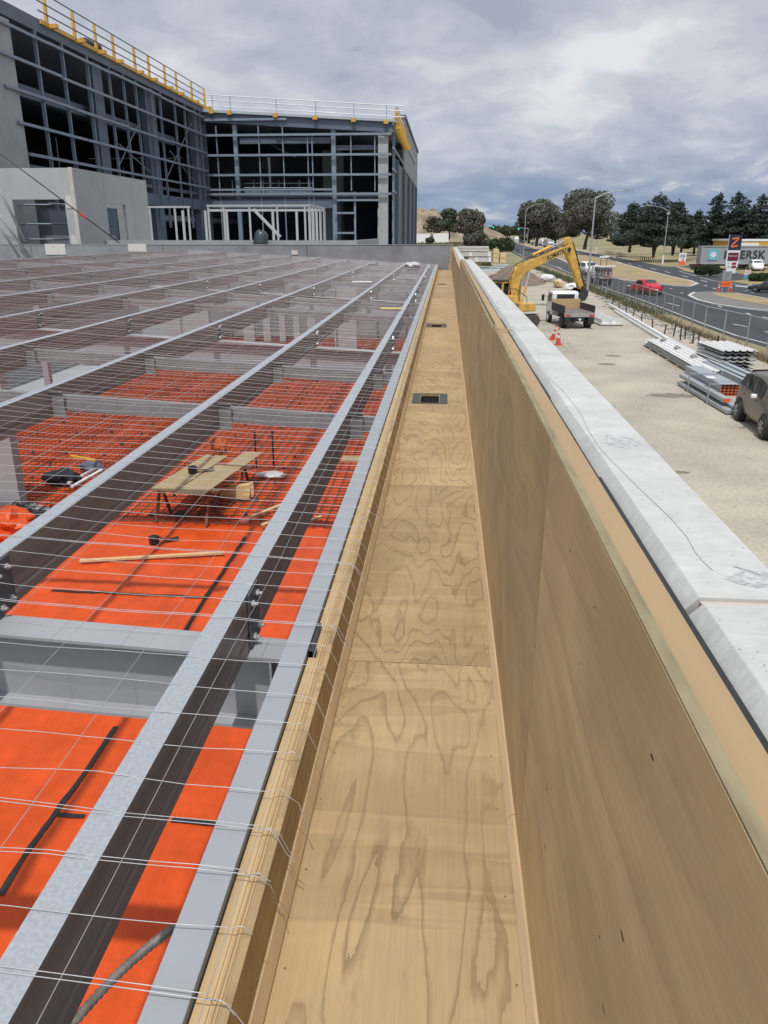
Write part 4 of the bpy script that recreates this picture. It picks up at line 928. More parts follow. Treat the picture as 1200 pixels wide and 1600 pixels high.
mb.box(0, 1, -1.4, 5.4, .05, .28); mb.obj('channels', galv, t)
# short square stack
q = atz(1122, 585); t = thing('sheet_stack', 'tall short stack of ribbed metal sheets with spacers by the fence', 'steel sheets', (q.x, q.y, 0), ang + R(4))
for i in range(7):
    mb = MB(); corr(mb, 3.0, 1.5, .12 + .15 * i, 5, .05, .03, x0=rs_.uniform(-.08, .08), y0=rs_.uniform(-.2, .1)); mb.obj('sheet_layer', sheetm if i in (6, 3) else mat('grey sheet layer', (.30, .31, .31), .5, .1), t)
    mb = MB(); mb.box(.1, 1.4, .3, .4, .05 + .15 * i, .10 + .15 * i); mb.box(.1, 1.4, 2.5, 2.6, .05 + .15 * i, .10 + .15 * i); mb.obj('spacer', stake_m, t)
# folded gutters beside the truck
q = atz(954, 509); t = thing('folded_flashing', 'grey folded box gutters lying beside the tipper truck', 'flashing', (q.x - .6, q.y, 0), R(3))
mb = MB()
for i in range(2):
    x0 = i * .62; mb.prism([(x0, .12), (x0, .38), (x0 + .012, .38), (x0 + .15, .14), (x0 + .45, .14), (x0 + .58, .38), (x0 + .6, .38), (x0 + .6, .12)], 'y', 0, 7)
mb.box(-.1, 1.35, -.1, 7.1, .06, .115); mb.obj('folded_sheet', sheetm, t); mb = MB(); mb.box(-.12, 1.37, -.12, 7, 0, .05); mb.obj('pallet', stake_m, t)
for k, (px, py, sx, sy, sz, m_, lb) in enumerate(((855, 437, .9, .5, .5, sheetm, 'heap of pale offcuts at the far end of the yard'), (872, 446, .55, 1.1, .5, timber_y, 'timber pallet pile between the boom and the fence'), (897, 450, .9, .6, .4, white_m, 'white bag heap behind the truck cab'))):
    q = atz(px, py + 3); crumple(['scrap_heap', 'pallet_heap', 'bag_heap'][k], (q.x, q.y, 0), sx, sy, sz, m_, lb, 'heap', 20 + k, 2)
for k in range(10):
    q = atz(868 - k * 3, 446 - k * 2.2); mb = MB(); mb.bar((-1, -1.4, .1 + .03 * k), (1, 1.6, .12), .18, .04); o = mb.obj('scrap_board', [sheetm, timber, stake_m][k % 3], loc=(q.x, q.y, 0)); o.rotation_euler[2] = rs_.uniform(-.6, .3)
    tag(o, '%s scrap board in the line from the truck to the earth pile' % ORD[k], 'board', 'scrap boards along the yard edge')

# ---------------------------------------------------------------- cones
cone_m = mat('faded orange cone', (0.55, 0.07, 0.035), 0.6, var=.12, scale=6); band_m = mat('reflective band', (.62, .58, .56), .5)
def cone(q, h, lb, z=0.0, grp=None):
    t = thing('traffic_cone', lb, 'traffic cone', (q.x, q.y, z), 0, grp); s_ = h / .9
    mb = MB(); mb.box(-.2 * s_, .2 * s_, -.2 * s_, .2 * s_, 0, .035 * s_); mb.obj('base', cone_m, t)
    mb = MB()
    mb.cyl((0, 0), .135 * s_, .036 * s_, .36 * s_, n=16, r2=.095 * s_); mb.cyl((0, 0), .077 * s_, .50 * s_, .62 * s_, n=16, r2=.06 * s_); mb.cyl((0, 0), .046 * s_, .74 * s_, .9 * s_, n=16, r2=.028 * s_); mb.obj('cone_body', cone_m, t)
    mb = MB(); mb.cyl((0, 0), .095 * s_, .361 * s_, .499 * s_, n=16, r2=.077 * s_); mb.cyl((0, 0), .06 * s_, .621 * s_, .739 * s_, n=16, r2=.046 * s_); mb.obj('band', band_m, t)
    return t
cone(atz(872, 539), .95, 'orange cone in front, standing upright behind the tipper truck', grp='cones behind the truck')
c = cone(atz(863, 531), .9, 'orange cone leaning behind the other, near the parapet', grp='cones behind the truck'); c.rotation_euler = (R(8), R(10), 0)

# ================================================================== VEHICLES
def wheel(parent, x, y, r, w_, side, rimc=None, name='wheel'):
    mb = MB(); mb.cyl((x, r), r, y - w_ / 2, y + w_ / 2, 'y', 22); o = mb.obj(name, black_m, parent, bevel=.02)
    ys = y + side * (w_ / 2 + .004); mb = MB(); mb.cyl((x, r), r * .62, min(ys, ys - side * .02), max(ys, ys - side * .02), 'y', 18); mb.obj('rim_back', dark_m, o)
    mb = MB(); rm = rimc or mat('alloy rim', (.30, .30, .31), .35, .6)
    for k in range(7):
        a = 6.283 * k / 7; mb.bar((x, ys + side * .008, r), (x + r * .6 * math.cos(a), ys + side * .008, r + r * .6 * math.sin(a)), .05, .02, up=(0, 1, 0))
    mb.cyl((x, r), .05, min(ys, ys + side * .02), max(ys, ys + side * .02), 'y', 10); mb.obj('rim', rm, o)
    return o
# car: x forward, y left. sections: (x, halfwidth, z_bottom, z_belt, z_roof, roof_halfwidth)
def car(label, loc, rz, paint, L_, W_, H_, kind='hatch', cat='car', grp=None, detail=True, wr=.31):
    t = thing('passenger_car', label, cat, (loc.x, loc.y, 0), rz, grp); hw = W_ / 2
    f, b = L_ / 2, -L_ / 2; belt = H_ * .60
    if kind == 'hatch': st = [(f, .62, .34, .50, .50, .5), (f - .12, .86, .24, .62, .64, .7), (f - .45, .96, .2, .70, .76, .75), (f - .85, 1, .2, .76, .90, .76), (f - 1.35, 1, .2, belt * .98, H_ * .90, .78), (f - 1.75, 1, .2, belt, H_ * .985, .80), (0, 1, .2, belt * 1.01, H_, .81), (b + 1.1, 1, .2, belt * 1.04, H_ * .985, .80), (b + .5, .99, .22, belt * 1.07, H_ * .93, .76), (b + .18, .95, .26, belt * 1.02, H_ * .76, .74), (b, .85, .33, .72, .78, .66)]
    elif kind == 'sedan': st = [(f, .62, .34, .50, .50, .5), (f - .15, .86, .24, .62, .63, .7), (f - .6, .96, .2, .68, .72, .75), (f - 1.25, 1, .2, .76, .82, .76), (f - 1.85, 1, .2, belt, H_ * .93, .75), (f - 2.2, 1, .2, belt, H_ * .99, .76), (-.2, 1, .2, belt, H_, .77), (b + 1.35, 1, .2, belt * 1.02, H_ * .95, .75), (b + .75, .99, .22, belt * 1.02, belt * 1.1, .74), (b + .2, .95, .26, belt * 1.0, belt * 1.06, .74), (b, .85, .33, .66, .74, .7)]
    else: st = [(f, .66, .40, .62, .62, .6), (f - .15, .88, .28, .80, .82, .75), (f - .7, .97, .26, .92, .98, .8), (f - 1.2, 1, .25, .98, 1.06, .8), (f - 1.6, 1, .25, belt, H_ * .90, .8), (f - 1.95, 1, .25, belt, H_ * .985, .82), (0, 1, .25, belt, H_, .84), (b + .9, 1, .25, belt * 1.01, H_ * .98, .83), (b + .35, .99, .27, belt * 1.02, H_ * .94, .82), (b + .1, .95, .33, belt * .98, H_ * .7, .80), (b, .9, .4, .85, .92, .76)]
    prof = []
    for (x, wf, zb, zbelt, zr, rw_) in st:
        w_ = hw * wf; rwid = w_ * rw_ / max(wf, .01) * wf
        rwid = w_ * rw_
        prof.append([(x, 0, zb), (x, w_ * .86, zb), (x, w_ * .97, zb + .12), (x, w_, (zb + zbelt) / 2 + .03), (x, w_ * .955, zbelt), (x, rwid + (w_ * .94 - rwid) * .15, zr - (zr - zbelt) * .12), (x, rwid * .86, zr - .008), (x, 0, zr + .02)])
    mb = MB(); n = len(prof[0])
    for sgn in (1, -1):
        o = len(mb.v); mb.v += [(p[0], p[1] * sgn, p[2]) for row in prof for p in row]
        for i in range(len(prof) - 1):
            for k in range(n - 1):
                a = o + i * n + k; mb.f.append((a, a + 1, a + n + 1, a + n)); mb.m.append(0)
        for e in (0, len(prof) - 1): mb.f.append(tuple(o + e * n + k for k in range(n))); mb.m.append(0)
    o = mb.obj('body', paint, t, smooth=True)
    bm = bmesh.new(); bm.from_mesh(o.data); bmesh.ops.remove_doubles(bm, verts=bm.verts, dist=.0005); bmesh.ops.recalc_face_normals(bm, faces=bm.faces); bm.to_mesh(o.data); bm.free()
    if detail: ss = o.modifiers.new('s', 'SUBSURF'); ss.levels = ss.render_levels = 2
    # glass: bilinear patches over side windows, screens
    def P_(i, k, fx, fz, sgn, off=.012):
        a, b2 = prof[i], prof[i + 1]; p = [(a[k][c] * (1 - fx) + b2[k][c] * fx) * (1 - fz) + (a[k + 1][c] * (1 - fx) + b2[k + 1][c] * fx) * fz for c in range(3)]
        return (p[0], (p[1] + off) * sgn, p[2])
    gi = [i for i in range(len(st) - 1) if st[i][4] - st[i][3] > .22 and st[i + 1][4] - st[i + 1][3] > .22]
    for sgn in (1, -1):
        groups = [gi[:len(gi) // 2], gi[len(gi) // 2:]]
        for g_ in groups:
            if not g_: continue
            mb = MB(); 
            for i in g_:
                fa = .12 if i == g_[0] else 0; fb = .90 if i == g_[-1] else 1
                mb.add([P_(i, 4, fa, .12, sgn), P_(i, 4, fb, .12, sgn), P_(i, 4, fb, .93, sgn), P_(i, 4, fa, .93, sgn)], [(0, 1, 2, 3)])
            mb.obj('side_window', glass_m, t)
    # windscreen and rear screen
    def screen(i0, i1, name, sh=.02):
        a, b2 = prof[i0], prof[i1]; ya, yb = a[6][1] * .93, b2[6][1] * .93; dz = .022
        mb = MB(); mb.add([(a[6][0], -ya * 1.05, a[6][2] + dz), (a[6][0], 0, a[7][2] + dz), (a[6][0], ya * 1.05, a[6][2] + dz), (b2[6][0], yb, b2[6][2] + dz - .02), (b2[6][0], 0, b2[7][2] + dz - .02), (b2[6][0], -yb, b2[6][2] + dz - .02)], [(0, 1, 4, 5), (1, 2, 3, 4)]); mb.obj(name, glass_m, t)
    screen(3, 4, 'windscreen'); 
    if kind == 'sedan': screen(7, 8, 'rear_window')
    else: screen(8, 9, 'rear_window')
    for sx in (f - .82, b + .72):
        for sgn in (1, -1):
            mb = MB(); mb.cyl((sx, wr + .02), wr + .045, sgn * (hw * .80), sgn * (hw * 1.003), 'y', 20); mb.obj('wheel_arch', black_m, t)
            wheel(t, sx, sgn * (hw - .06), wr, .2, sgn)
    for sgn in (1, -1):
        mb = MB(); mb.box(f - .22, f - .03, sgn * hw * .62 - .14, sgn * hw * .62 + .14, .60, .72); mb.obj('headlight', mat('lamp glass', (.65, .66, .68), .15), t, bevel=.03)
        mb = MB(); mb.box(b + .0, b + .12, sgn * hw * .72 - .10, sgn * hw * .72 + .10, .72, .92); mb.obj('tail_light', mat('red lamp', (.30, .01, .01), .2), t, bevel=.02)
        if detail:
            mb = MB(); mb.box(f - 1.62, f - 1.50, sgn * (hw + .02), sgn * (hw + .17), belt * 1.02, belt * 1.02 + .11); mb.obj('mirror', paint if kind != 'hatch' else white_m, t, bevel=.03)
            for xx in (.15, -.85): mb = MB(); mb.bar((xx, sgn * (hw + .005), belt * .9), (xx - .18, sgn * (hw + .005), belt * .9), .03, .02); mb.obj('door_handle', paint, t)
    mb = MB(); mb.box(b - .012, b + .02, -.2, .2, .50, .60); mb.obj('number_plate', white_m, t)
    return t
# bronze hatch at the right edge: rear-left faces the yard, nose to the camera and right
a = atz(1157, 657); b = atz(1197, 687); dv = (a - b).normalized()   # rear wheel farther
hd = math.atan2(b.y - a.y, b.x - a.x)
hd = math.atan2(b.y - a.y, b.x - a.x)
nrm = Vector((-(b - a).y, (b - a).x, 0)).normalized(); nrm = nrm if nrm.x > 0 else -nrm
mid = (a + b) / 2 + nrm * .80
bc = car('bronze hatchback parked at the right edge beside the steel bundles', mid, hd, brown_car, 3.7, 1.66, 1.52, 'hatch')
sc_ = (b - a).length / (3.7 - 1.54); bc.scale = (max(.95, min(1.12, sc_)),) * 3
# red car on the road
q = atz(1014, 462); car('red sedan driving away on the near carriageway', q + Vector((0, 2.2, 0)), math.atan2(1, -.30), red_car, 4.5, 1.80, 1.46, 'sedan')
q = atz(919, 430); car('white utility vehicle with tinted windows just past the cage truck', q + Vector((0, 2.4, 0)), R(100), white_m, 4.8, 1.9, 1.85, 'suv')
q = atz(842, 409); car('white car half hidden behind the excavator boom', q, R(96), white_m, 4.4, 1.75, 1.45, 'sedan', detail=False)
q = atz(1186, 424); car('white car facing the road beside the station sign', q + Vector((0, 1.5, 0)), R(-100), white_m, 4.6, 1.85, 1.75, 'suv')
q = atz(1168, 421); car('green grey van body parked left of the white station car', q + Vector((0, 3, 0)), R(-95), mat('green grey paint', (.06, .09, .085), .3), 4.6, 1.85, 1.8, 'suv')
q = atz(1205, 457); car('dark car leaving the frame at the far right', q, R(150), mat('charcoal paint', (.04, .045, .055), .25), 4.5, 1.8, 1.5, 'sedan')
q = atz(833, 383.5); car('dark car in the oncoming queue on the far carriageway', q + Vector((1, 10, 0)), R(-85), mat('dark blue paint', (.02, .025, .04), .3), 4.5, 1.8, 1.5, 'sedan', detail=False)
q = atz(799, 383); car('dark green car at the verge by the bush', q, R(-95), mat('dark green paint', (.025, .04, .03), .3), 4.5, 1.8, 1.5, 'sedan', detail=False)
q = atz(792, 374.5); car('white car far down the near carriageway', q, R(95), white_m, 4.8, 1.9, 1.9, 'suv', detail=False)

def box_truck(label, q, rz, cabm, boxm, L_=8, W_=2.4, H_=3.4, front=True, extra=None):
    t = thing('box_truck', label, 'truck', (q.x, q.y, 0), rz); hw = W_ / 2
    mb = MB(); mb.prism([(0, .55), (0, 1.5), (-.25, 2.5), (-1.9, 2.55), (-1.9, .55)], 'y', -hw * .95, hw * .95); mb.obj('cab', cabm, t, bevel=.06)
    mb = MB(); mb.add([(.012, -hw * .82, 1.5), (.012, hw * .82, 1.5), (-.235, hw * .78, 2.4), (-.235, -hw * .78, 2.4)], [(0, 1, 2, 3)]); mb.obj('windscreen', glass_m, t)
    mb = MB(); mb.box(.0, .05, -hw * .45, hw * .45, .8, 1.2); mb.obj('grille', dark_m, t)
    mb = MB(); mb.box(-.1, .08, -hw, hw, .45, .68); mb.obj('bumper', cabm, t)
    for s_ in (1, -1):
        mb = MB(); mb.box(.03, .09, s_ * hw * .75 - .15, s_ * hw * .75 + .15, .75, .95); mb.obj('headlight', mat('lamp glass', (.65, .66, .68), .15), t)
        mb = MB(); mb.box(-.3, -.2, s_ * hw * 1.08 - .06, s_ * hw * 1.08 + .06, 1.6, 2.1); mb.obj('mirror', dark_m, t)
        for x in (-.9, -L_ + 1.4): mb = MB(); mb.cyl((x, .5), .5, s_ * hw * .7 if s_ > 0 else -hw * .95, s_ * hw * .95 if s_ > 0 else -hw * .7, 'y', 18); mb.obj('wheel', black_m, t)
        mb = MB(); mb.add([(-.5, s_ * hw * .955, 1.5), (-1.5, s_ * hw * .955, 1.5), (-1.5, s_ * hw * .955, 2.3), (-.6, s_ * hw * .955, 2.3)], [(0, 1, 2, 3)]); mb.obj('side_window', glass_m, t)
    mb = MB(); mb.box(-L_, -2.1, -hw, hw, 1.0, H_); mb.obj('cargo_box', boxm, t, bevel=.03)
    mb = MB(); mb.box(-L_ + .1, -1.7, -hw * .5, hw * .5, .6, .98); mb.obj('chassis', dark_m, t)
    if extra: extra(t, hw)
    return t
q = atz(861, 388.5); box_truck('white truck at the head of the oncoming queue', q, R(-84), white_m, mat('grey van body', (.33, .36, .40), .5), 9, 2.5, 3.5)
def yfront(t, hw): mb = MB(); mb.box(.055, .07, -hw * .7, hw * .7, .85, 1.45); mb.obj('yellow_panel', yellow_m, t)
q = atz(847, 384.5); box_truck('white truck with yellow front panel in the oncoming queue', q + Vector((2, 8, 0)), R(-85), white_m, white_m, 8, 2.4, 3.2, extra=yfront)
q = atz(806, 379); box_truck('tall white box truck on the near carriageway far off', q + Vector((0, -6, 0)), R(-88), white_m, white_m, 9, 2.5, 3.9)
q = atz(817, 381); box_truck('dark blue truck next to the far white box truck', q, R(-88), mat('navy truck paint', (.015, .03, .06), .4), mat('navy truck paint', (.015, .03, .06), .4), 9, 2.5, 3.4)
q = atz(770, 372.2); box_truck('white truck farthest away below the traffic lights', q, R(-86), white_m, white_m, 9, 2.6, 4.2)
# orange clad worker beside the queue, very small
# traffic management truck: cage tray, arrow board, cones
q = atz(946, 446); t = thing('cage_truck', 'flat tray truck with wire cage, raised beam and two cones on its tail', 'truck', (q.x, q.y, 0), R(91)); t.scale = (.78, .70, .88)
mb = MB(); mb.box(0, 5.2, -1.1, 1.1, .95, 1.1); mb.obj('tray', galv, t)
mb = MB()
for s_ in (-1.08, 1.08):
    for k in range(6): mb.bar((k * 1.02 + .03, s_, 1.1), (k * 1.02 + .03, s_, 2.3), .04)
    for z in (1.4, 1.7, 2.0, 2.3): mb.bar((0.03, s_, z), (5.15, s_, z), .03)
for k in range(5): mb.bar((.03, -1.08 + k * .54, 1.1), (.03, -1.08 + k * .54, 2.3), .05)
for z in (1.4, 1.7, 2.0, 2.3): mb.bar((.03, -1.08, z), (.03, 1.08, z), .03)
mb.obj('cage', galv, t)
mb = MB(); mb.box(.5, 4.0, -.95, .95, 1.1, 2.15); mb.obj('load', mat('stacked signs', (.10, .085, .08), .8, var=.5, scale=3), t)
mb = MB(); mb.bar((.3, -1.5, 2.45), (.3, 1.3, 2.4), .22, .2); mb.obj('beam', white_m, t)
mb = MB(); mb.bar((1.0, -.1, 2.2), (1.0, -.1, 3.45), .09); mb.bar((1.0, .9, 2.2), (1.0, .9, 3.45), .09); mb.obj('posts', dark_m, t)
mb = MB(); mb.box(.8, 1.2, -.35, 1.15, 3.45, 3.65); mb.obj('arrow_board', white_m, t, bevel=.04)
mb = MB(); mb.prism([(5.4, .7), (5.4, 2.3), (7.0, 2.3), (7.3, 1.5), (7.4, .7)], 'y', -1, 1); mb.obj('cab', white_m, t, bevel=.05)
mb = MB(); mb.add([(5.39, -.8, 1.6), (5.39, .8, 1.6), (5.39, .8, 2.15), (5.39, -.8, 2.15)], [(0, 1, 2, 3)]); mb.obj('rear_window', glass_m, t)
mb = MB(); mb.box(-.02, .1, -1, 1, .5, .9); mb.box(-.02, 5, -.5, .5, .6, .94); mb.obj('chassis', dark_m, t)
for s_ in (-.85, .85):
    for x in (1.2, 6.3): mb = MB(); mb.cyl((x, .45), .45, s_ - .2, s_ + .2, 'y', 18); mb.obj('wheel', black_m, t)
for k, yy in enumerate((.12, -.42)):
    wp = t.matrix_basis @ Vector((-.3, yy * 1.3, 1.0)); c = cone(wp, .8, ['left', 'right'][k] + ' orange cone standing on the tail of the cage truck', .84, 'cones on the cage truck')
mb = MB(); mb.box(-.55, .0, -1.05, 1.05, .88, .945); mb.obj('tail_platform', galv, t)

# ---------------------------------------------------------------- tipper truck
q = atz(904, 514); TR = thing('tipper_truck', 'small white cab tipper truck with empty tray, parked below the excavator bucket', 'truck', (q.x - .02, q.y, 0), R(98))
W2 = .94; tray_m = mat('worn tray steel', (.17, .155, .135), .75, .1, var=.25, scale=2.5, detail=8); tdk = mat('dark tray side', (.045, .045, .048), .7, var=.2, scale=3)
wb = MB(); wb.box(-.05, 3.05, -W2, W2, .92, 1.0); wb.obj('tray_floor', tray_m, TR)
wb = MB(); wb.box(-.02, 3.05, W2, W2 + .04, .93, 1.42); wb.obj('tray_side', tdk, TR)
wb = MB(); wb.box(-.02, 3.05, -W2 - .04, -W2, .93, 1.42); wb.obj('tray_side', tdk, TR)
wb = MB(); wb.box(3.051, 3.11, -W2, W2, .93, 1.62); wb.obj('headboard', timber, TR)
wb = MB(); wb.box(-.10, -.052, -W2 - .04, W2 + .04, .74, .99); wb.obj('tail_beam', mat('grey tail beam', (.30, .30, .30), .6), TR)
for s_ in (1, -1):
    wb = MB(); wb.box(-.13, -.102, s_ * .75 - .14, s_ * .75 + .14, .80, .90); wb.obj('tail_light', mat('lit tail lamp', (.6, .03, .03), .3), TR)
    wb = MB(); wb.cyl((.75, .38), .38, s_ * .62 if s_ > 0 else -.98, .98 if s_ > 0 else -.62, 'y', 20); wb.obj('rear_wheel', black_m, TR, bevel=.02)
    wb = MB(); wb.cyl((3.95, .38), .38, s_ * .74 if s_ > 0 else -.96, .96 if s_ > 0 else -.74, 'y', 20); o = wb.obj('front_wheel', black_m, TR, bevel=.02)
    wb = MB(); wb.cyl((3.95, .38), .2, s_ * .965 - .005, s_ * .965 + .005, 'y', 14); wb.obj('hub', white_m, o)
    wb = MB(); wb.bar((4.3, s_ * .9, 1.7), (4.35, s_ * 1.25, 1.72), .03); wb.box(4.27, 4.33, s_ * 1.27 - .09, s_ * 1.27 + .09, 1.42, 1.82); wb.obj('mirror', dark_m, TR)
wb = MB(); wb.box(.1, 4.2, -.4, .4, .45, .915); wb.obj('chassis', dark_m, TR)
wb = MB(); wb.box(-.09, -.06, -.95, -.58, .30, .73); wb.box(-.09, -.06, .58, .95, .30, .73); wb.obj('mudflaps', black_m, TR)
wb = MB(); wb.box(-.12, -.09, -.25, .25, .55, .70); wb.obj('number_plate', dark_m, TR); wb = MB(); wb.cyl((0, .6), .07, -.2, -.08, 'x', 10); wb.obj('tow_ball', white_m, TR)
wb = MB(); wb.prism([(3.3, .55), (3.3, 1.95), (3.5, 2.06), (4.35, 2.06), (4.75, 1.45), (4.85, .55)], 'y', -.88, .88); cab = wb.obj('cab', white_m, TR, bevel=.05)
wb = MB(); wb.add([(3.289, -.6, 1.45), (3.289, .6, 1.45), (3.289, .6, 1.9), (3.289, -.6, 1.9)], [(0, 1, 2, 3)]); wb.obj('rear_window', glass_m, cab)
for s_ in (1, -1): wb = MB(); wb.add([(3.5, s_ * .889, 1.4), (4.5, s_ * .889, 1.4), (4.25, s_ * .889, 1.92), (3.5, s_ * .889, 1.92)], [(0, 1, 2, 3)]); wb.obj('side_window', glass_m, cab)
wb = MB(); wb.add([(4.79, -.75, 1.45), (4.79, .75, 1.45), (4.42, .7, 2.0), (4.42, -.7, 2.0)], [(0, 1, 2, 3)]); wb.obj('windscreen', glass_m, cab)

# ---------------------------------------------------------------- excavator
EX = thing('excavator', 'yellow crawler excavator reaching over the tipper truck with its boom', 'excavator', (4.0, 51.5, 0), R(38))
for s_ in (1, -1):
    wb = MB(); tr_ = [(-1.6, .15), (-1.35, 0), (1.35, 0), (1.6, .15), (1.75, .42), (1.55, .72), (1.3, .8), (-1.3, .8), (-1.55, .72), (-1.75, .42)]; wb.prism(tr_, 'y', s_ * 1.0 - .25, s_ * 1.0 + .25); o = wb.obj('track', mat('muddy track', (.085, .07, .055), .9, var=.3, scale=3), EX)
    wb = MB()
    for k in range(15): x = -1.5 + k * .214; wb.box(x, x + .1, s_ * 1.0 - .26, s_ * 1.0 + .26, .8, .83)
    wb.obj('track_shoes', dark_m, o)
wb = MB(); wb.box(-.9, .9, -.75, .75, .35, .85); wb.cyl((0, 0), .6, .85, 1.0, n=20); wb.obj('undercarriage', dark_m, EX)
wb = MB(); wb.prism([(-1.95, 1.05), (-2.1, 1.3), (-2.1, 1.9), (-1.9, 2.05), (-.3, 2.05), (-.2, 1.7), (.2, 1.55), (1.25, 1.5), (1.35, 1.02), (-1.7, 1.0)], 'y', -1.22, .25); wb.obj('engine_cover', exc_y, EX, bevel=.06)
wb = MB(); wb.prism([(-1.95, 1.05), (-2.1, 1.3), (-2.1, 1.9), (-1.9, 2.0), (-.25, 2.0), (-.25, 1.0)], 'y', .252, 1.22); wb.obj('counterweight', exc_y, EX, bevel=.06)
wb = MB(); wb.box(-.245, 1.3, .3, 1.2, 1.0, 1.4); wb.obj('cab_base', exc_y, EX)
wb = MB(); wb.prism([(-.22, 1.402), (-.22, 2.75), (.9, 2.75), (1.25, 2.1), (1.3, 1.402)], 'y', .33, 1.17); wb.obj('cab_glass', glass_m, EX)
wb = MB()
for y in (.32, 1.18):
    for p_, r_ in (((-.23, 1.4), (-.23, 2.76)), ((-.23, 2.76), (.92, 2.76)), ((.92, 2.76), (1.27, 2.1)), ((1.27, 2.1), (1.32, 1.4)), ((.45, 1.4), (.45, 2.74)), ((-.23, 1.42), (1.32, 1.42))): wb.bar((p_[0], y, p_[1]), (r_[0], y, r_[1]), .09)
for x, z in ((-.23, 2.76), (-.23, 1.42)): wb.bar((x, .32, z), (x, 1.18, z), .09)
wb.obj('cab_frame', exc_y, EX)
wb = MB(); wb.box(-.32, 1.0, .26, 1.24, 2.81, 2.90); wb.obj('cab_roof', dark_m, EX, bevel=.02)
wb = MB(); wb.tube([(-1.2, -1.1, 2.05), (-1.2, -1.1, 2.45), (-.4, -1.1, 2.45), (.6, -1.1, 1.9), (.6, -1.1, 1.55)], .025); wb.cyl((-1.5, -.6), .05, 2.05, 2.45, n=10); wb.obj('handrail', dark_m, EX)
# boom, stick and bucket lie in the plane y = 0 of the machine
def link(pts, wd, name, m, par=None, yc=0.0):
    wb = MB(); wb.prism(pts, 'y', yc - wd / 2, yc + wd / 2); return wb.obj(name, m, par or EX, bevel=.02)
BM = [(.2, 1.4), (.1, 2.2), (.15, 3.1), (.4, 3.6), (.85, 3.88), (2.8, 4.40), (4.9, 4.92), (5.12, 4.8), (5.08, 4.58), (2.9, 3.92), (1.2, 3.32), (.8, 2.85), (.6, 1.4)]
boom = link(BM, .34, 'boom', exc_y)
ST = [(4.62, 5.0), (4.72, 5.45), (5.15, 5.5), (5.55, 4.75), (6.78, 2.25), (6.62, 2.05), (6.4, 2.12), (5.45, 3.65), (5.0, 4.2), (4.85, 4.6)]
stick = link(ST, .26, 'stick', exc_y)
dirty = mat('worn bucket steel', (.055, .05, .047), .6, .3, var=.3, scale=4)
wb = MB(); wb.tube([(1.0, .24, 1.5), (1.25, .24, 2.5)], .085, n=10); wb.tube([(1.0, -.24, 1.5), (1.25, -.24, 2.5)], .085, n=10); wb.obj('boom_cylinder', exc_y, EX); 
wb = MB(); wb.tube([(1.25, .24, 2.5), (1.5, .24, 3.4)], .05, n=8); wb.tube([(1.25, -.24, 2.5), (1.5, -.24, 3.4)], .05, n=8); wb.tube([(3.5, 0, 4.92), (4.8, 0, 5.3)], .05, n=8); wb.obj('piston_rod', mat('chrome rod', (.7, .7, .7), .2, .8), EX)
wb = MB(); wb.tube([(1.9, 0, 4.4), (3.5, 0, 4.92)], .095, n=10); wb.obj('stick_cylinder', exc_y, EX); wb = MB(); wb.tube([(5.45, .0, 5.15), (6.2, .0, 3.75)], .08, n=10); wb.tube([(6.2, 0, 3.75), (6.75, 0, 2.7)], .045, n=8); wb.obj('bucket_cylinder', dirty, EX)
wb = MB()
for s_ in (.13, -.13, .2): wb.tube([(.5, s_, 3.75), (1.6, s_, 4.2), (3.0, s_, 4.55), (4.3, s_ * 1.2, 4.9), (4.9, s_, 5.1)], .022, n=5)
wb.tube([(.1, -.1, 2.0), (-.15, -.1, 2.9), (.3, -.1, 3.65)], .03, n=5); wb.obj('hoses', black_m, EX)
wb = MB(); wb.cyl((5.0, 4.7), .16, -.22, .22, 'y', 14); wb.obj('pivot_pin', dirty, EX); wb = MB(); wb.cyl((6.58, 2.22), .12, -.2, .2, 'y', 12); wb.obj('pivot_pin', dirty, EX)
wb = MB(); wb.bar((6.75, 0, 2.75), (6.8, 0, 2.1), .26, .12); wb.obj('bucket_link', dirty, EX)
BKT = lambda P: [((x - 6.6) * .82 + 6.5, (z - 2.8) * .82 + 2.22) for x, z in P]
bk = [(6.6, 2.8), (7.0, 2.55), (7.05, 2.2), (6.75, 1.8), (6.2, 1.75), (5.7, 2.25), (5.62, 2.45), (6.0, 2.5)]
bk = BKT(bk); wb = MB(); inner = [(6.55, 2.72), (6.9, 2.5), (6.95, 2.22), (6.7, 1.88), (6.24, 1.84), (5.8, 2.27), (5.75, 2.38)]
wb.prism(bk, 'y', -.5, -.47); wb.prism(bk, 'y', .47, .5)
shell = [(6.6, 2.8), (7.0, 2.55), (7.05, 2.2), (6.75, 1.8), (6.2, 1.75), (5.7, 2.25)]; sh2 = [(6.24, 1.80), (6.72, 1.85), (6.99, 2.22), (6.95, 2.52), (6.57, 2.75)]
wb.prism(BKT(shell + [(5.74, 2.28)] + sh2), 'y', -.469, .469)
wb.obj('bucket', dirty, EX)
# lettering on the right side of the boom and the counterweight
def face_text(name, body, size, m, par, origin, xdir, zdir, ext=.004, space=1.0, bold=0.0):
    X = Vector(xdir).normalized(); Z = Vector(zdir).normalized(); Z = (Z - X * X.dot(Z)).normalized(); Nn = X.cross(Z)
    M = Matrix(((X.x, Z.x, Nn.x, origin[0]), (X.y, Z.y, Nn.y, origin[1]), (X.z, Z.z, Nn.z, origin[2]), (0, 0, 0, 1)))
    return text_part(name, body, size, m, par, M, ext, space, bold)
face_text('lettering', 'KOMATSU', .38, dark_m, boom, (3.9, -.176, 4.42), (1, 0, .30), (0, 0, 1), bold=.012)
face_text('lettering', 'KOMATSU', .17, dark_m, EX, (-.55, -1.225, 1.45), (1, 0, 0), (0, 0, 1), bold=.006)

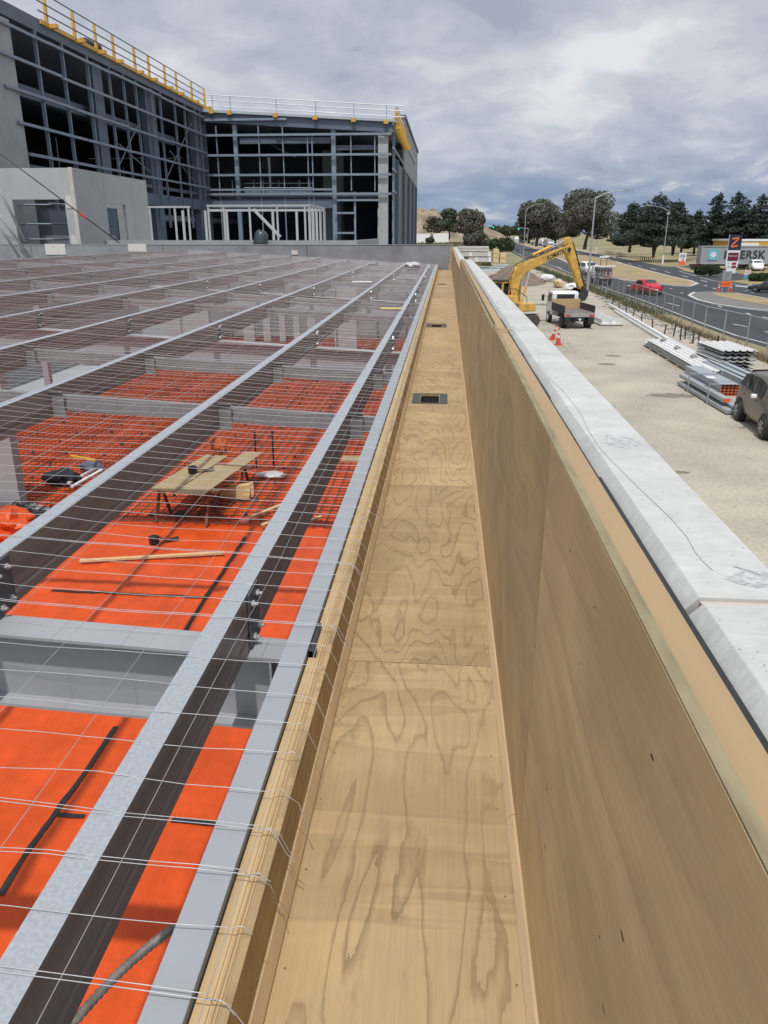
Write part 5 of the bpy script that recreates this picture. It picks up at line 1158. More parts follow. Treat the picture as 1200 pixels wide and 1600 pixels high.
# ================================================================== LIGHT POLES, SIGNS, CONTAINER
pole_m = mat('light pole steel', (.36, .38, .39), .5, .3)
def lamp_pole(label, base, top, arm, Y=None, z0=0.0, r=.09, white_base=False, whip=False):
    """base, top, arm end in picture rows, turned into metres at the pole's own distance"""
    b = atz(*base, z0) if Y is None else aty(*base, Y); Yp = b.y
    tp = aty(*top, Yp); ar = aty(*arm, Yp); h = tp.z - b.z
    t = thing('street_lamp', label, 'street lamp', (b.x, b.y, b.z), 0, 'street lamps along the road')
    mb = MB(); mb.tube([(0, 0, 0), (0, 0, h)], [r, r * .6], n=10); mb.obj('pole', pole_m, t)
    ax, azz = ar.x - tp.x, ar.z - tp.z
    mb = MB(); mb.tube([(0, 0, h), (ax * .25, 0, h + azz * .5), (ax * .6, 0, h + azz * .85), (ax, 0, h + azz)], [r * .6, r * .45, r * .4, r * .35], n=8); mb.obj('arm', pole_m, t)
    sg = 1 if ax > 0 else -1; mb = MB(); mb.prism([(ax - sg * .1, h + azz - .05), (ax + sg * .7, h + azz + .0), (ax + sg * .65, h + azz + .1), (ax - sg * .1, h + azz + .07)], 'y', -.14, .14); mb.obj('lamp_head', pole_m, t)
    if white_base: mb = MB(); mb.cyl((0, 0), r * 1.35, 0, 1.7, n=12); mb.obj('base_sleeve', white_m, t)
    if whip: mb = MB(); mb.tube([(.1, 0, h - .5), (.1, 0, h + 1.6)], .02, n=4); mb.box(-.3, .3, -.2, .2, h - .6, h - .2); mb.obj('radio_box', pole_m, t)
    return t
lamp_pole('tall street lamp rising beside the cage truck, arm reaching right', (917, 462), (927, 310), (975, 297), r=.11)
lamp_pole('street lamp with white foot and radio box near the far carriageway fence', (1035, 413), (1042, 330), (1011, 321), r=.12, white_base=True, whip=True)
lamp_pole('street lamp with white foot and left arm, behind the tall one', (931, 394.5), (936, 335), (918, 332), r=.11, white_base=True)
lamp_pole('street lamp standing by the excavator boom, arm reaching right', (817, 412), (821, 328), (842, 319), r=.10)
lamp_pole('distant street lamp right of the white truck, curved left arm', (878, 381), (880, 340), (868, 336), r=.11)
lamp_pole('distant street lamp with left arm above the yellow fronted truck', (849, 378), (850, 342), (836, 338), r=.11)
lamp_pole('small distant street lamp in front of the left grey green trees', (745, 376), (745, 346), (751, 343), r=.11)
def traffic_light(label, base, top, arm, green, Y):
    b = aty(*base, Y); tp = aty(*top, Y); ar = aty(*arm, Y); g = aty(*green, Y)
    t = thing('traffic_light', label, 'traffic light', (b.x, Y, b.z)); h = tp.z - b.z
    mb = MB(); mb.tube([(0, 0, 0), (0, 0, h)], .1, n=8); mb.tube([(0, 0, h), (ar.x - b.x, 0, ar.z - b.z)], .07, n=6); mb.obj('mast', pole_m, t)
    gx_, gz_ = g.x - b.x, g.z - b.z; mb = MB(); mb.box(gx_ - .3, gx_ + .3, -.2, .05, gz_ - .35, gz_ + 1.0); mb.obj('signal_box', dark_m, t)
    mb = MB(); mb.cyl((gx_, gz_), .22, -.23, -.205, 'y', 12); mb.obj('green_lamp', mat('green lamp', (.02, .5, .25), .4, emis=((.02, .8, .45), 1.5)), t)
traffic_light('traffic signal mast left of the far road with green lamp on its arm', (762, 372), (762, 354), (771, 353), (771, 355), 300)
traffic_light('traffic signal mast with green lamp hanging left, by the far truck', (824, 380), (823, 357), (809, 356), (810, 357.5), 280)
p_ = aty(781, 365, 320); mb = MB(); mb.box(-.9, .9, -.05, .05, 4, 5.6); mb.cyl((0, 0), .1, 0, 4.2, n=8); tag(mb.obj('road_sign', orange_p, loc=(p_.x, 320, 0)), 'orange road works board at the far end of the road', 'sign')
for k, (px, py) in enumerate(((803, 392), (835, 388), (857, 391))):
    q = atz(px, py); mb = MB(); mb.cyl((0, 0), .06, 0, 1.9, n=8); mb.box(-.22, .22, -.03, .0, 1.3, 1.9); tag(mb.obj('marker_post', white_m, loc=(q.x, q.y, 0)), ['left', 'middle', 'right'][k] + ' slim pale marker sign on the far median', 'marker sign', 'marker signs on the median')

# station pylon (pictured: tall white board, logo panel, red panels)
q = aty(1142, 419, 126); PY = q.y; tpl = aty(1140, 361, PY); W_ = (aty(1155, 400, PY) - aty(1136, 400, PY)).x
t = thing('price_sign', 'tall white fuel station price pylon with dark logo panel and red panels', 'pylon sign', (q.x, PY, 0), R(-4)); Hs = tpl.z - .5
lean = 0.04
mb = MB(); mb.box(-W_ / 2, W_ / 2, -.15, .15, .9, Hs); mb.box(-W_ * .4, W_ * .4, -.12, .12, 0, .9); mb.obj('board', white_m, t, bevel=.03)
mb = MB(); mb.box(-W_ * .48, W_ * .52, -.19, -.152, Hs * .61, Hs * 1.0); mb.obj('logo_panel', mat('navy sign', (.02, .022, .06), .4), t)
def zig(name, pts, wd, m, par, y):
    mb = MB(); n = len(pts)
    for (a, b) in zip(pts, pts[1:]):
        d = Vector((b[0] - a[0], 0, b[1] - a[1])).normalized(); nn_ = Vector((-d.z, 0, d.x)) * wd / 2; A = Vector((a[0], y, a[1])); B = Vector((b[0], y, b[1]))
        vs = [A - nn_, B - nn_, B + nn_, A + nn_]; mb.add(vs + [v + Vector((0, .03, 0)) for v in vs], [(0, 1, 2, 3), (7, 6, 5, 4), (0, 4, 5, 1), (1, 5, 6, 2), (2, 6, 7, 3), (3, 7, 4, 0)])
    return mb.obj(name, m, par)
u = W_ * .27; zc_ = Hs * .805; hh = Hs * .14
zig('logo_mark', [(-u * .95, zc_ + hh * .62), (u * .95, zc_ + hh * .85), (u * .8, zc_ + hh * .55), (-u * .8, zc_ - hh * .5), (-u * .95, zc_ - hh * .85), (u * .95, zc_ - hh * .62)], W_ * .13, mat('logo orange', (.75, .17, .07), .4), t, -.23)
mb = MB(); mb.box(-W_ * .40, W_ * .44, -.185, -.152, Hs * .33, Hs * .54); mb.obj('red_panel', mat('maroon sign', (.13, .015, .04), .4), t)
face_text('lettering', 'move on', W_ * .2, white_m, t, (0, -.19, Hs * .46), (1, 0, 0), (0, 0, 1)); 
for k, zz in enumerate((.23, .15)):
    mb = MB(); mb.box(.0, W_ * .36, -.18, -.152, Hs * zz, Hs * (zz + .055)); mb.obj('price_panel', mat('price red', (.30, .01, .05), .4), t)
    face_text('lettering', ['91', '95'][k], W_ * .14, mat('sign green', (.05, .25, .12), .5), t, (-W_ * .22, -.17, Hs * (zz + .027)), (1, 0, 0), (0, 0, 1))
# container on trailer behind the pylon
CA = aty(1094, 413, 137.0); CT = aty(1094, 385, 137.0)
t = thing('container_trailer', 'grey shipping container with star logo riding on a trailer behind the pylon', 'container', (CA.x, 137, 0), R(1))
CL, CH = 12.2, 2.75; cz = CA.z + .1; cont_m = stepmat('grey container steel', (.33, .35, .36), (.26, .28, .29), 'x', 3.6, .6, bump=.3, noise_amt=0.0)
mb = MB(); mb.box(0, CL, 0, 2.4, cz, cz + CH); mb.obj('container', cont_m, t, bevel=.03)
mb = MB()
for a, b in (((0, cz), (CL, cz)), ((0, cz + CH), (CL, cz + CH)), ((0, cz), (0, cz + CH)), ((CL, cz), (CL, cz + CH))): mb.bar((a[0], -.02, a[1]), (b[0], -.02, b[1]), .14)
mb.obj('frame', mat('container frame', (.36, .38, .38), .6), t)
face_text('lettering', 'MAERSK', 1.75, dark_m, t, (6.9, -.06, cz + CH * .50), (1, 0, 0), (0, 0, 1), ext=.02, space=1.05, bold=.03)
mb = MB(); mb.box(1.0, 2.75, -.07, -.03, cz + .55, cz + 2.3); mb.obj('logo_panel', mat('logo blue', (.16, .42, .50), .5), t)
st_ = []; cx_, cy_ = 1.88, cz + 1.42
for k in range(14): a = math.pi / 2 + k * math.pi / 7; r_ = .68 if k % 2 == 0 else .30; st_.append((cx_ + r_ * math.cos(a), cy_ + r_ * math.sin(a)))
mb = MB(); mb.prism(st_, 'y', -.09, -.071); mb.obj('logo_star', white_m, t)
mb = MB(); mb.box(0, CL + 2, .3, 2.1, cz - .35, cz - .08); mb.box(-1.2, 0, .6, 1.8, cz - .5, cz - .1); mb.obj('trailer', mat('dark red trailer', (.10, .02, .02), .6), t)
for x in (-.9, .2, 1.5, 2.8): mb = MB(); mb.cyl((x, cz - .7), .5, .0, .4, 'y', 16); mb.obj('wheel', black_m, t)
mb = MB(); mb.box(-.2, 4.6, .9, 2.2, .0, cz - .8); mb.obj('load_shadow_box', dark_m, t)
# station canopy behind
A = aty(1152, 388, 165); t = thing('station_canopy', 'fuel station canopy with yellow fascia behind the container', 'canopy', (A.x, 165, 0))
B = aty(1150, 377, 165); mb = MB(); mb.box(-1, 30, 0, 12, A.z - 1.2, B.z); mb.obj('fascia', yellow_m, t); mb = MB(); mb.box(-1.2, 30.2, -.1, 12.2, B.z + .01, B.z + .35); mb.box(-1, 4, -.05, 0, A.z - 1.2, B.z - .3); mb.obj('top_trim', white_m, t)
for x in (2, 14, 26): mb = MB(); mb.box(x, x + .6, 5, 5.6, 0, A.z - 1.21); mb.obj('column', white_m, t)
# speed sign board
q = atz(1065, 414); t = thing('notice_board', 'white roadside board with dark text and orange foot beside the driveway', 'sign', (q.x, q.y, 0), R(-5))
hb = aty(1065, 395, q.y).z; wb_ = (aty(1071, 400, q.y) - aty(1060, 400, q.y)).x
mb = MB(); mb.box(-wb_ / 2, wb_ / 2, -.05, .05, .7, hb); mb.obj('board', white_m, t); mb = MB(); mb.box(-wb_ * .35, wb_ * .35, -.07, -.052, hb * .62, hb * .86); mb.obj('grey_panel', mat('grey panel', (.35, .36, .38), .5), t)
face_text('lettering', '18', wb_ * .5, dark_m, t, (0, -.06, hb * .42), (1, 0, 0), (0, 0, 1)); mb = MB(); mb.prism([(-wb_ * .5, 0), (wb_ * .5, 0), (wb_ * .3, .7), (-wb_ * .3, .7)], 'y', -.2, .2); mb.obj('foot', orange_p, t)
# works sign with roundel
q = atz(1166, 439); t = thing('works_sign', 'temporary road works sign with red roundel over a blue panel on legs', 'sign', (q.x, q.y, 0), R(-5)); hb = aty(1166, 421.5, q.y).z; ww = (aty(1170.5, 430, q.y) - aty(1161, 430, q.y)).x
mb = MB(); mb.box(-ww / 2, ww / 2, -.03, .03, hb * .55, hb); mb.obj('white_panel', white_m, t); mb = MB(); mb.box(-ww / 2, ww / 2, -.03, .03, hb * .2, hb * .545); mb.obj('blue_panel', mat('sign blue', (.08, .33, .55), .5), t)
mb = MB()
for s_ in (-1, 1): mb.bar((s_ * ww * .5, 0, 0), (s_ * ww * .5, 0, hb), .06)
mb.obj('legs', orange_p, t)
mb = MB(); n_ = 24; c_ = (0, hb * .78); ro, ri = ww * .36, ww * .26
mb.add([(c_[0] + ro * math.cos(6.283 * k / n_), -.036, c_[1] + ro * math.sin(6.283 * k / n_)) for k in range(n_)] + [(c_[0] + ri * math.cos(6.283 * k / n_), -.036, c_[1] + ri * math.sin(6.283 * k / n_)) for k in range(n_)], [(k, (k + 1) % n_, n_ + (k + 1) % n_, n_ + k) for k in range(n_)]); mb.obj('roundel', orange_p, t)
face_text('lettering', '60', ww * .3, dark_m, t, (0, -.04, hb * .77), (1, 0, 0), (0, 0, 1))
# sign on the splitter island: grey back panel above an orange strip
q = atz(1132, 459); t = thing('island_sign', 'grey sign back above an orange board standing on the traffic island', 'sign', (q.x, q.y, 0), R(-3)); z1 = aty(1132, 424, q.y).z; z2 = aty(1132, 439.5, q.y).z; z3 = aty(1132, 448, q.y).z; ww = (aty(1140, 440, q.y) - aty(1124, 440, q.y)).x
mb = MB(); mb.box(-ww * .45, ww * .45, 0, .05, z2 + .04, z1); mb.obj('grey_panel', mat('grey sign back', (.20, .235, .25), .6), t)
mb = MB(); mb.box(-ww * .5, ww * .5, -.06, .0, z3, z2); mb.obj('orange_board', mat('bright orange board', (.8, .13, .025), .5), t); face_text('lettering', 'LANE CLOSED', ww * .15, dark_m, t, (0, -.065, (z2 + z3) / 2), (1, 0, 0), (0, 0, 1))
mb = MB(); mb.bar((-ww * .3, .02, 0), (-ww * .3, .02, z1), .07); mb.bar((ww * .3, .02, 0), (ww * .3, .02, z1), .07); mb.obj('posts', pole_m, t)
c1 = atz(1122, 457); c2 = atz(1141, 457); cone(c1, .9, 'orange cone at the left post of the island sign', .1, 'cones by the island sign'); cone(c2, .9, 'orange cone at the right post of the island sign', .1, 'cones by the island sign')
# low post barrier along the park
t = thing('bollard_fence', 'long row of low timber posts between far carriageway and park', 'post fence', (0, 0, 0)); bp_m = mat('weathered bollard', (.30, .26, .19), .85)
A = atz(945, 396.5); B = atz(1033, 412.5); n_ = 34
for k in range(n_):
    f_ = k / (n_ - 1); q = A.lerp(B, f_ ** .9); zz = hill(q.x, q.y); mb = MB(); mb.box(q.x - .1, q.x + .1, q.y - .1, q.y + .1, zz - .1, zz + .95); mb.obj('post', bp_m, t)

# ================================================================== STACKED PANELS
def stackbox(label, px0, px1, py0, py1, Y, depth, m, nm='panel_stack', layers=1, cat='panel stack', grp='stacked building panels', straps=True):
    a = aty(px0, py1, Y); b = aty(px1, py0, Y); H_ = b.z - a.z; z0 = max(0.0, a.z)
    t = thing(nm, label, cat, (a.x, Y, z0), 0, grp)
    for k in range(layers):
        mb = MB(); mb.box(0, b.x - a.x, 0, depth, H_ * k / layers + .04, H_ * (k + 1) / layers - .02); mb.obj('panel', m, t)
    if straps:
        mb = MB()
        for f_ in (.36, .94): x = (b.x - a.x) * f_; mb.box(x - .2, x + .2, -.04, .0, .05, H_); 
        mb.obj('edge_protector', white_m, t)
    return t
panel_m = mat('cream insulated panel', (.50, .485, .43), .6, var=.08, scale=.6)
YS = 140
stackbox('bottom cream panel pack beside the parapet end', 732, 767.5, 402, 409.5, YS, 5, panel_m)
stackbox('middle cream panel pack beside the parapet end', 717, 767.5, 394, 401, YS, 5, panel_m)
stackbox('top cream panel pack beside the parapet end', 716, 764, 385, 393, YS + .4, 4, panel_m, straps=False, layers=2)
stackbox('tall yellow timber crate stack right of the panel packs', 770, 780, 389.5, 410, YS, 2.5, timber_y, 'crate_stack', 3, 'crates', None, False)
stackbox('lower yellow timber crate stack at the right', 781, 791, 396, 411, YS, 2.5, timber_y, 'crate_stack', 2, 'crates', None, False)
mb = MB(); a = aty(711, 420, 60); b = aty(718, 389, 42); mb.box(.25, .62, 40.3, 42.5, 0, 5.05); tag(mb.obj('corner_panel', conc_g), 'grey precast return panel just past the end upstand', 'concrete panel')

# ================================================================== VEGETATION
def leaf_cloud(mb, blobs, n, size, rnd, flat=1.0, mi=None):
    tot = sum(b[3] * b[4] * b[5] for b in blobs)
    for (cx, cy, cz, rx, ry, rz) in blobs:
        k = int(2.6 * n * rx * ry * rz / tot) + 6
        for _ in range(k):
            while True:
                u = Vector((rnd.uniform(-1, 1), rnd.uniform(-1, 1), rnd.uniform(-1, 1)))
                if .10 < u.length < 1: break
            u = u.normalized() * (u.length ** .45); p = Vector((cx + u.x * rx, cy + u.y * ry, cz + u.z * rz))
            a = Vector((rnd.gauss(0, 1), rnd.gauss(0, 1), rnd.gauss(0, flat))).normalized(); b = a.cross(Vector((rnd.gauss(0, 1), rnd.gauss(0, 1), rnd.gauss(0, 1)))).normalized(); s_ = size * rnd.uniform(.5, 1.3)
            mb.add([p - a * s_ - b * s_ * .45, p + a * s_ * .2 - b * s_ * .6, p + a * s_, p + b * s_ * .55], [(0, 1, 2, 3)], mi)
def tree(label, px, ytop, ybase, wpx, Y, kind, seed, grp=None, base_z=None, ntr=1, wind=0.0, n=2600, trunk_h=.2):
    b = aty(px, ybase, Y); tp = aty(px, ytop, Y); H_ = tp.z - b.z; W_ = wpx * 1.18 * Y / 1281.0 / 2; rnd = random.Random(seed)
    t = thing({'euc': 'gum_tree', 'cyp': 'cypress_tree', 'far': 'broadleaf_tree'}[kind], label, 'tree', (b.x, Y, b.z), 0, grp)
    mb = MB(); limbs = []
    for k in range(max(ntr, 1)):
        a0 = rnd.uniform(0, 6.28); dx_ = (rnd.uniform(-.25, .25) if ntr == 1 else (k / (ntr - 1) - .5) * .9) * W_
        pts = [(0, 0, -1.5), (dx_ * .1, 0, H_ * .05), (dx_ * .4, 0, H_ * .22), (dx_, rnd.uniform(-.2, .2) * W_, H_ * .6)]; r0 = H_ * .032 / math.sqrt(ntr); mb.tube(pts, [r0 * 1.3, r0, r0 * .8, r0 * .25], n=8)
    nl = 9
    for k in range(nl):
        a = 6.283 * k / nl + rnd.uniform(-.3, .3); z = H_ * rnd.uniform(.18, .55); l = W_ * rnd.uniform(.45, .85)
        mb.tube([(0, 0, z), (l * .5 * math.cos(a), l * .5 * math.sin(a), z + l * .25), (l * math.cos(a), l * math.sin(a), z + l * .55)], [H_ * .012, H_ * .008, H_ * .003], n=5)
    mb.obj('trunk', bark, t)
    blobs = []
    if kind == 'cyp':
        nb = 46
        for k in range(nb):
            f_ = (k + .5) / nb; z = H_ * (trunk_h + (.97 - trunk_h) * f_ ** .9); env = W_ * (1.0 - f_ ** 1.25) ** .75 * (0.72 + .28 * math.sin(f_ * 11 + seed)) + W_ * .05
            a = k * 2.4 + rnd.uniform(-.5, .5); rr = env * rnd.uniform(.45, 1.0); s_ = W_ * rnd.uniform(.22, .36) * (1 - .55 * f_)
            blobs.append((rr * math.cos(a), rr * math.sin(a), z + s_ * .35 * rnd.random(), s_ * 1.3, s_ * 1.3, s_ * .36))
            if k % 5 == 0: blobs.append((rr * .8 * math.cos(a), rr * .8 * math.sin(a), z + s_ * .7, s_ * .25, s_ * .25, s_ * .9))
        for k in range(7): f_ = k / 7; blobs.append((0, 0, H_ * (trunk_h + .12 + (.76 - trunk_h) * f_), W_ * .55 * (1 - f_ * .9), W_ * .55 * (1 - f_ * .9), H_ * .09))
        for k in range(3): blobs.append((W_ * rnd.uniform(-.12, .12), 0, H_ * (.90 + .03 * k), W_ * .09, W_ * .09, H_ * .07))
    else:
        nb = 26
        for k in range(nb):
            f_ = rnd.random(); z = H_ * (.20 + .68 * f_); env = W_ * (math.sin(math.pi * min(1, .22 + f_ * .72)) ** .6) * .80
            a = k * 2.4 + rnd.uniform(-.5, .5); rr = env * rnd.uniform(.25, 1.0); s_ = W_ * rnd.uniform(.26, .44)
            blobs.append((rr * math.cos(a), rr * math.sin(a), z, s_, s_, s_ * .72))
        blobs.append((0, 0, H_ * .6, W_ * .55, W_ * .55, H_ * .22))
    mb = MB(); leaf_cloud(mb, blobs, n, max(.21, Y * .00138), rnd, .55 if kind == 'cyp' else 1.0)
    m_ = {'euc': foliage_e, 'cyp': foliage_d, 'far': foliage_g}[kind]
    mb.obj('crown', m_, t); return t
G1 = 'dark cypresses across the road'
tree('big olive gum with rounded crown left of the dark cypresses', 914, 299, 381, 90, 235, 'euc', 1, n=7500)
tree('broad gum behind the far trucks, brownish rounded crown', 838, 312, 378, 70, 300, 'euc', 2, n=6500)
tree('small round gum crown topping the broad gum on its left', 826, 308, 374, 30, 310, 'far', 3, n=1800)
tree('slim gum filling the gap between the two large gums', 868, 333, 378, 34, 300, 'far', 4, n=1800)
tree('gum with leaning left limb at the left flank of the olive gum', 888, 314, 380, 34, 255, 'euc', 5, n=2200)
tree('dark cypress with multiple low trunks, its shadow on the mound', 1022, 306, 391, 92, 178, 'cyp', 6, G1, ntr=3, n=6500, trunk_h=.12)
tree('dark cypress forked low, right of the street lamp', 1052, 317, 388, 64, 184, 'cyp', 7, G1, ntr=2, n=4800, trunk_h=.12)
tree('dark cypress in shade left of the multi trunk one', 984, 318, 385, 60, 215, 'cyp', 8, G1, n=4500, trunk_h=.0)
tree('lower greener cypress behind the white notice board', 1085, 331, 388, 44, 215, 'cyp', 9, G1, n=3200, trunk_h=.0)
tree('tall ragged cypress directly above the container front', 1112, 304, 392, 52, 195, 'cyp', 10, G1, n=4600, trunk_h=.0)
tree('tallest cypress just left of the price pylon', 1143, 302, 393, 60, 190, 'cyp', 11, G1, n=5200, trunk_h=.0)
tree('wide cypress right of the price pylon', 1180, 306, 393, 66, 188, 'cyp', 12, G1, n=5200, trunk_h=.0)
tree('cypress cut by the right edge of the picture', 1215, 310, 393, 60, 192, 'cyp', 13, G1, n=4000, trunk_h=.0)
tree('low dark cypress in the second row behind the lamp', 1065, 335, 386, 60, 240, 'cyp', 14, G1, n=2800, trunk_h=.02)
tree('low dark cypress in the second row behind the pylon', 1128, 335, 388, 70, 240, 'cyp', 15, G1, n=2800, trunk_h=.02)
tree('grey green gum left of the darker one behind the mound', 702, 325, 366, 30, 260, 'far', 16, n=1800)
tree('dark bushy gum between left gum and far lamp', 735, 326, 368, 44, 250, 'euc', 17, n=3200)
tree('bare looking gum by the rocky hill', 678, 338, 367, 28, 265, 'euc', 18, n=1100)
FG = 'distant trees along the horizon'
for k, (px, yt, wd) in enumerate(((765, 355, 18), (776, 352, 12), (790, 354, 22), (806, 351, 18), (752, 357, 14))):
    tree('%s of the small hazy treetops at the end of the road, counted from the left' % ORD[k], px, yt, 368, wd, 560, 'far', 30 + k, FG, n=450)
def bush(label, px, ytop, ybase, wpx, Y, m, seed, n=1500, cat='bush', name='bush', dy=1.0, flat=1.0):
    b = aty(px, ybase, Y); tp = aty(px, ytop, Y); H_ = tp.z - b.z; W_ = wpx * Y / 1281.0 / 2; rnd = random.Random(seed)
    t = thing(name, label, cat, (b.x, Y, b.z)); mb = MB()
    for k in range(6): a = k * 1.05; mb.tube([(0, 0, -.3), (W_ * .5 * math.cos(a), W_ * .5 * dy * math.sin(a), H_ * .7)], [.06, .02], n=4)
    mb.obj('stems', bark, t); bl = []
    for k in range(14): x = rnd.uniform(-.75, .75) * W_; bl.append((x, rnd.uniform(-.6, .6) * W_ * dy, H_ * rnd.uniform(.25, .72) * (1 - .35 * abs(x / W_)), W_ * .32, W_ * .32 * dy, H_ * .27))
    mb = MB(); leaf_cloud(mb, bl, n, max(.10, Y * .0015), rnd); mb.obj('leaves', m, t)
bush('olive green broad bush behind the cream panel packs', 742, 357, 386, 42, 165, foliage_e, 41, 3000)
bush('dark green sprawling bush at the left verge of the road', 782, 367, 391, 42, 150, foliage_b, 42, 3000)
bush('low scrub between the mound and the road verge', 760, 376, 388, 20, 170, weed_m, 43, 900)
bush('bush on the mound near the white wall', 672, 371, 379, 14, 170, foliage_g, 46, 700)
bush('clipped green hedge in front of the container', 1110, 412, 428, 50, 116, foliage_b, 44, 6000, 'hedge', 'hedge', .35)
bush('green hedge in front of the white station car', 1195, 424, 442, 50, 104, foliage_b, 45, 5000, 'hedge', 'hedge', .35)
# rocky hill and pale wall beyond the mound
rock_m = mat('brown rock scrub', (.15, .115, .08), .95, col2=(.32, .255, .185), scale=.22, detail=12, c2lo=.40, c2hi=.62, bump=1.0, bscale=1.2)
p_ = aty(655, 366, 290); mound('rocky_hill', p_.x - 3, 290, 34, 22, 9.0, rock_m, None, None, 5, 'structure', p_.z - 1, 60, .35)
grass_patch('mound_grass', lambda r_: (r_.uniform(-14, 8), r_.uniform(150, 215)), 7000, 1.0, mat('mound green', (.15, .15, .065), .9, var=.4, scale=.2), 'green grass covering the mound behind the panel packs', seed=6, wfac=.4)
for k, (xa, xb, yt, yb, nm) in enumerate(((640, 672, 365, 371, 'left'), (677, 701, 364.5, 370, 'right'))):
    a = aty(xa, yb, 240); b = aty(xb, yt, 240); mb = MB(); mb.box(a.x, b.x, 240, 240.3, a.z - 2, b.z); tag(mb.obj('white_wall', white_m), nm + ' stretch of low white wall beyond the grassy mound', 'wall', 'white wall behind the mound')

# ================================================================== FRAME BUILDINGS
XW = -24.0; KK = 24 / 22.0; HY = 74.6 * KK
def wy(px, row=250): return atx(px, row, XW).y
# ------- left wing
LW = thing('warehouse_frame', 'unclad steel framed warehouse wing on the left with dark open bays', 'building', (XW, 55, 0))
def part(mb, name, m, par, bevel=0.0, smooth=False):
    o = par; off = Vector((0, 0, 0))
    while o is not None: off += o.location; o = o.parent
    mb.v = [(v[0] - off.x, v[1] - off.y, v[2] - off.z) for v in mb.v]
    return mb.obj(name, m, par, smooth, bevel)
ye = 46.0; zt = CAMH + KK * 10.7
mb = MB(); mb.box(XW - .1, XW + .25, 41.9, ye, 0, zt - .9); part(mb, 'end_panel', conc_g, LW)
mb = MB(); mb.box(XW - 34, XW - .3, 36, HY + 50, zt - .35, zt - .1); part(mb, 'roof', mat('corrugated roof', (.20, .22, .25), .6), LW)
mb = MB(); mb.box(XW - .35, XW + .2, 36, HY, zt - .75, zt - .05); part(mb, 'eave_beam', blue_st, LW)
mb = MB()
for k in range(150): y = 36 + k * (HY - 36) / 150; mb.box(XW - 3, XW - .36, y, y + .17, zt - .09, zt + .10)
part(mb, 'roof_sheeting', mat('dark roof ribs', (.06, .07, .09), .6), LW)
for k, hgt in enumerate((9.65, 8.2, 6.75, 5.3, 3.85)):
    y = 34.5 if k else 24; ya = max(y, 42.8 + k * .8)
    pieces = [wy(p_) for p_ in (0, 60, 118, 180, 243, 314)]
    mb = MB(); a = ya if k else 36
    cuts_ = [a] + [c for c in (50 + k * 1.3, 59 + k * 1.1, 69 + k * .7) if c > a] + [HY - .3]
    for c0, c1 in zip(cuts_, cuts_[1:]): dz = rs_.uniform(-.05, .05); mb.box(XW + .26, XW + .42, c0 + .05, c1 - .05, CAMH + KK * hgt - .075 + dz, CAMH + KK * hgt + .075 + dz)
    part(mb, 'girt', girt_m, LW)
mb = MB(); mb.box(XW - .2, XW + .2, ye, HY, CAMH + KK * 2.0, CAMH + KK * 2.8); mb.box(XW - .25, XW - .15, ye, HY, CAMH + KK * 3.2, CAMH + KK * 3.45); part(mb, 'spandrel_beam', blue_st, LW)
for x in (62, 101, 138): 
    y = wy(x, 150); mb = MB(); mb.box(XW + .02, XW + .22, y, y + .12, CAMH + .5, zt - .76); part(mb, 'mullion', girt_m, LW)
for x, wd in ((155, 1.5), (232, 2.2), (303, 1.6)):
    y = wy(x, 200); mb = MB(); mb.box(XW - .55, XW - .05, y, y + wd, 0, zt - .8); part(mb, 'column', blue_st, LW)
for x in (176, 197, 215, 237, 251, 273, 288, 303, 311):
    y = wy(x, 200); mb = MB(); mb.box(XW + .02, XW + .2, y, y + .10, CAMH + .5, zt - .76); part(mb, 'mullion', girt_m, LW)
for (xa, ya_, xb, yb_) in ((183, 265, 218, 190), (186, 225, 243, 277), (262, 275, 300, 190), (265, 235, 305, 285)):
    a = atx(xa, ya_, XW - .2); b = atx(xb, yb_, XW - .2); mb = MB(); mb.tube([a, b], .05, n=5); part(mb, 'brace_rod', girt_m, LW)
mb = MB(); mb.box(XW - 1.4, XW - .9, 40.6, HY - 6, CAMH + KK * 6.9, CAMH + KK * 7.5); mb.box(XW - 7, XW - 6.5, 40.6, HY, CAMH + KK * 8.3, CAMH + KK * 8.8); part(mb, 'inner_beam', blue_st, LW)
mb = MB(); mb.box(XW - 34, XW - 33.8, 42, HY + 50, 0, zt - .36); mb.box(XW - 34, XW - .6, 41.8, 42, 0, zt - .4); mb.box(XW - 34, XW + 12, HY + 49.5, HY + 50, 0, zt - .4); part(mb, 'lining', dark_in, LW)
# handrail runs and scaffold inside the bays
mb = MB()
for z in (2.95, 3.4, 4.4): mb.tube([(XW - 2.5, 41, CAMH + KK * z), (XW - 2.5, HY - 10, CAMH + KK * z)], .04, n=5)
for k in range(9): y = 47 + k * 2.8; mb.tube([(XW - 2.5, y, CAMH + KK * 1), (XW - 2.5, y, CAMH + KK * 5.6 - (k % 3))], .04, n=5)
part(mb, 'inner_handrail', girt_m, LW)
mb = MB(); mb.box(XW - 33, XW - .6, ye, HY + 49, CAMH + KK * 1.0, CAMH + KK * 1.4); part(mb, 'upper_floor', dark_in, LW)
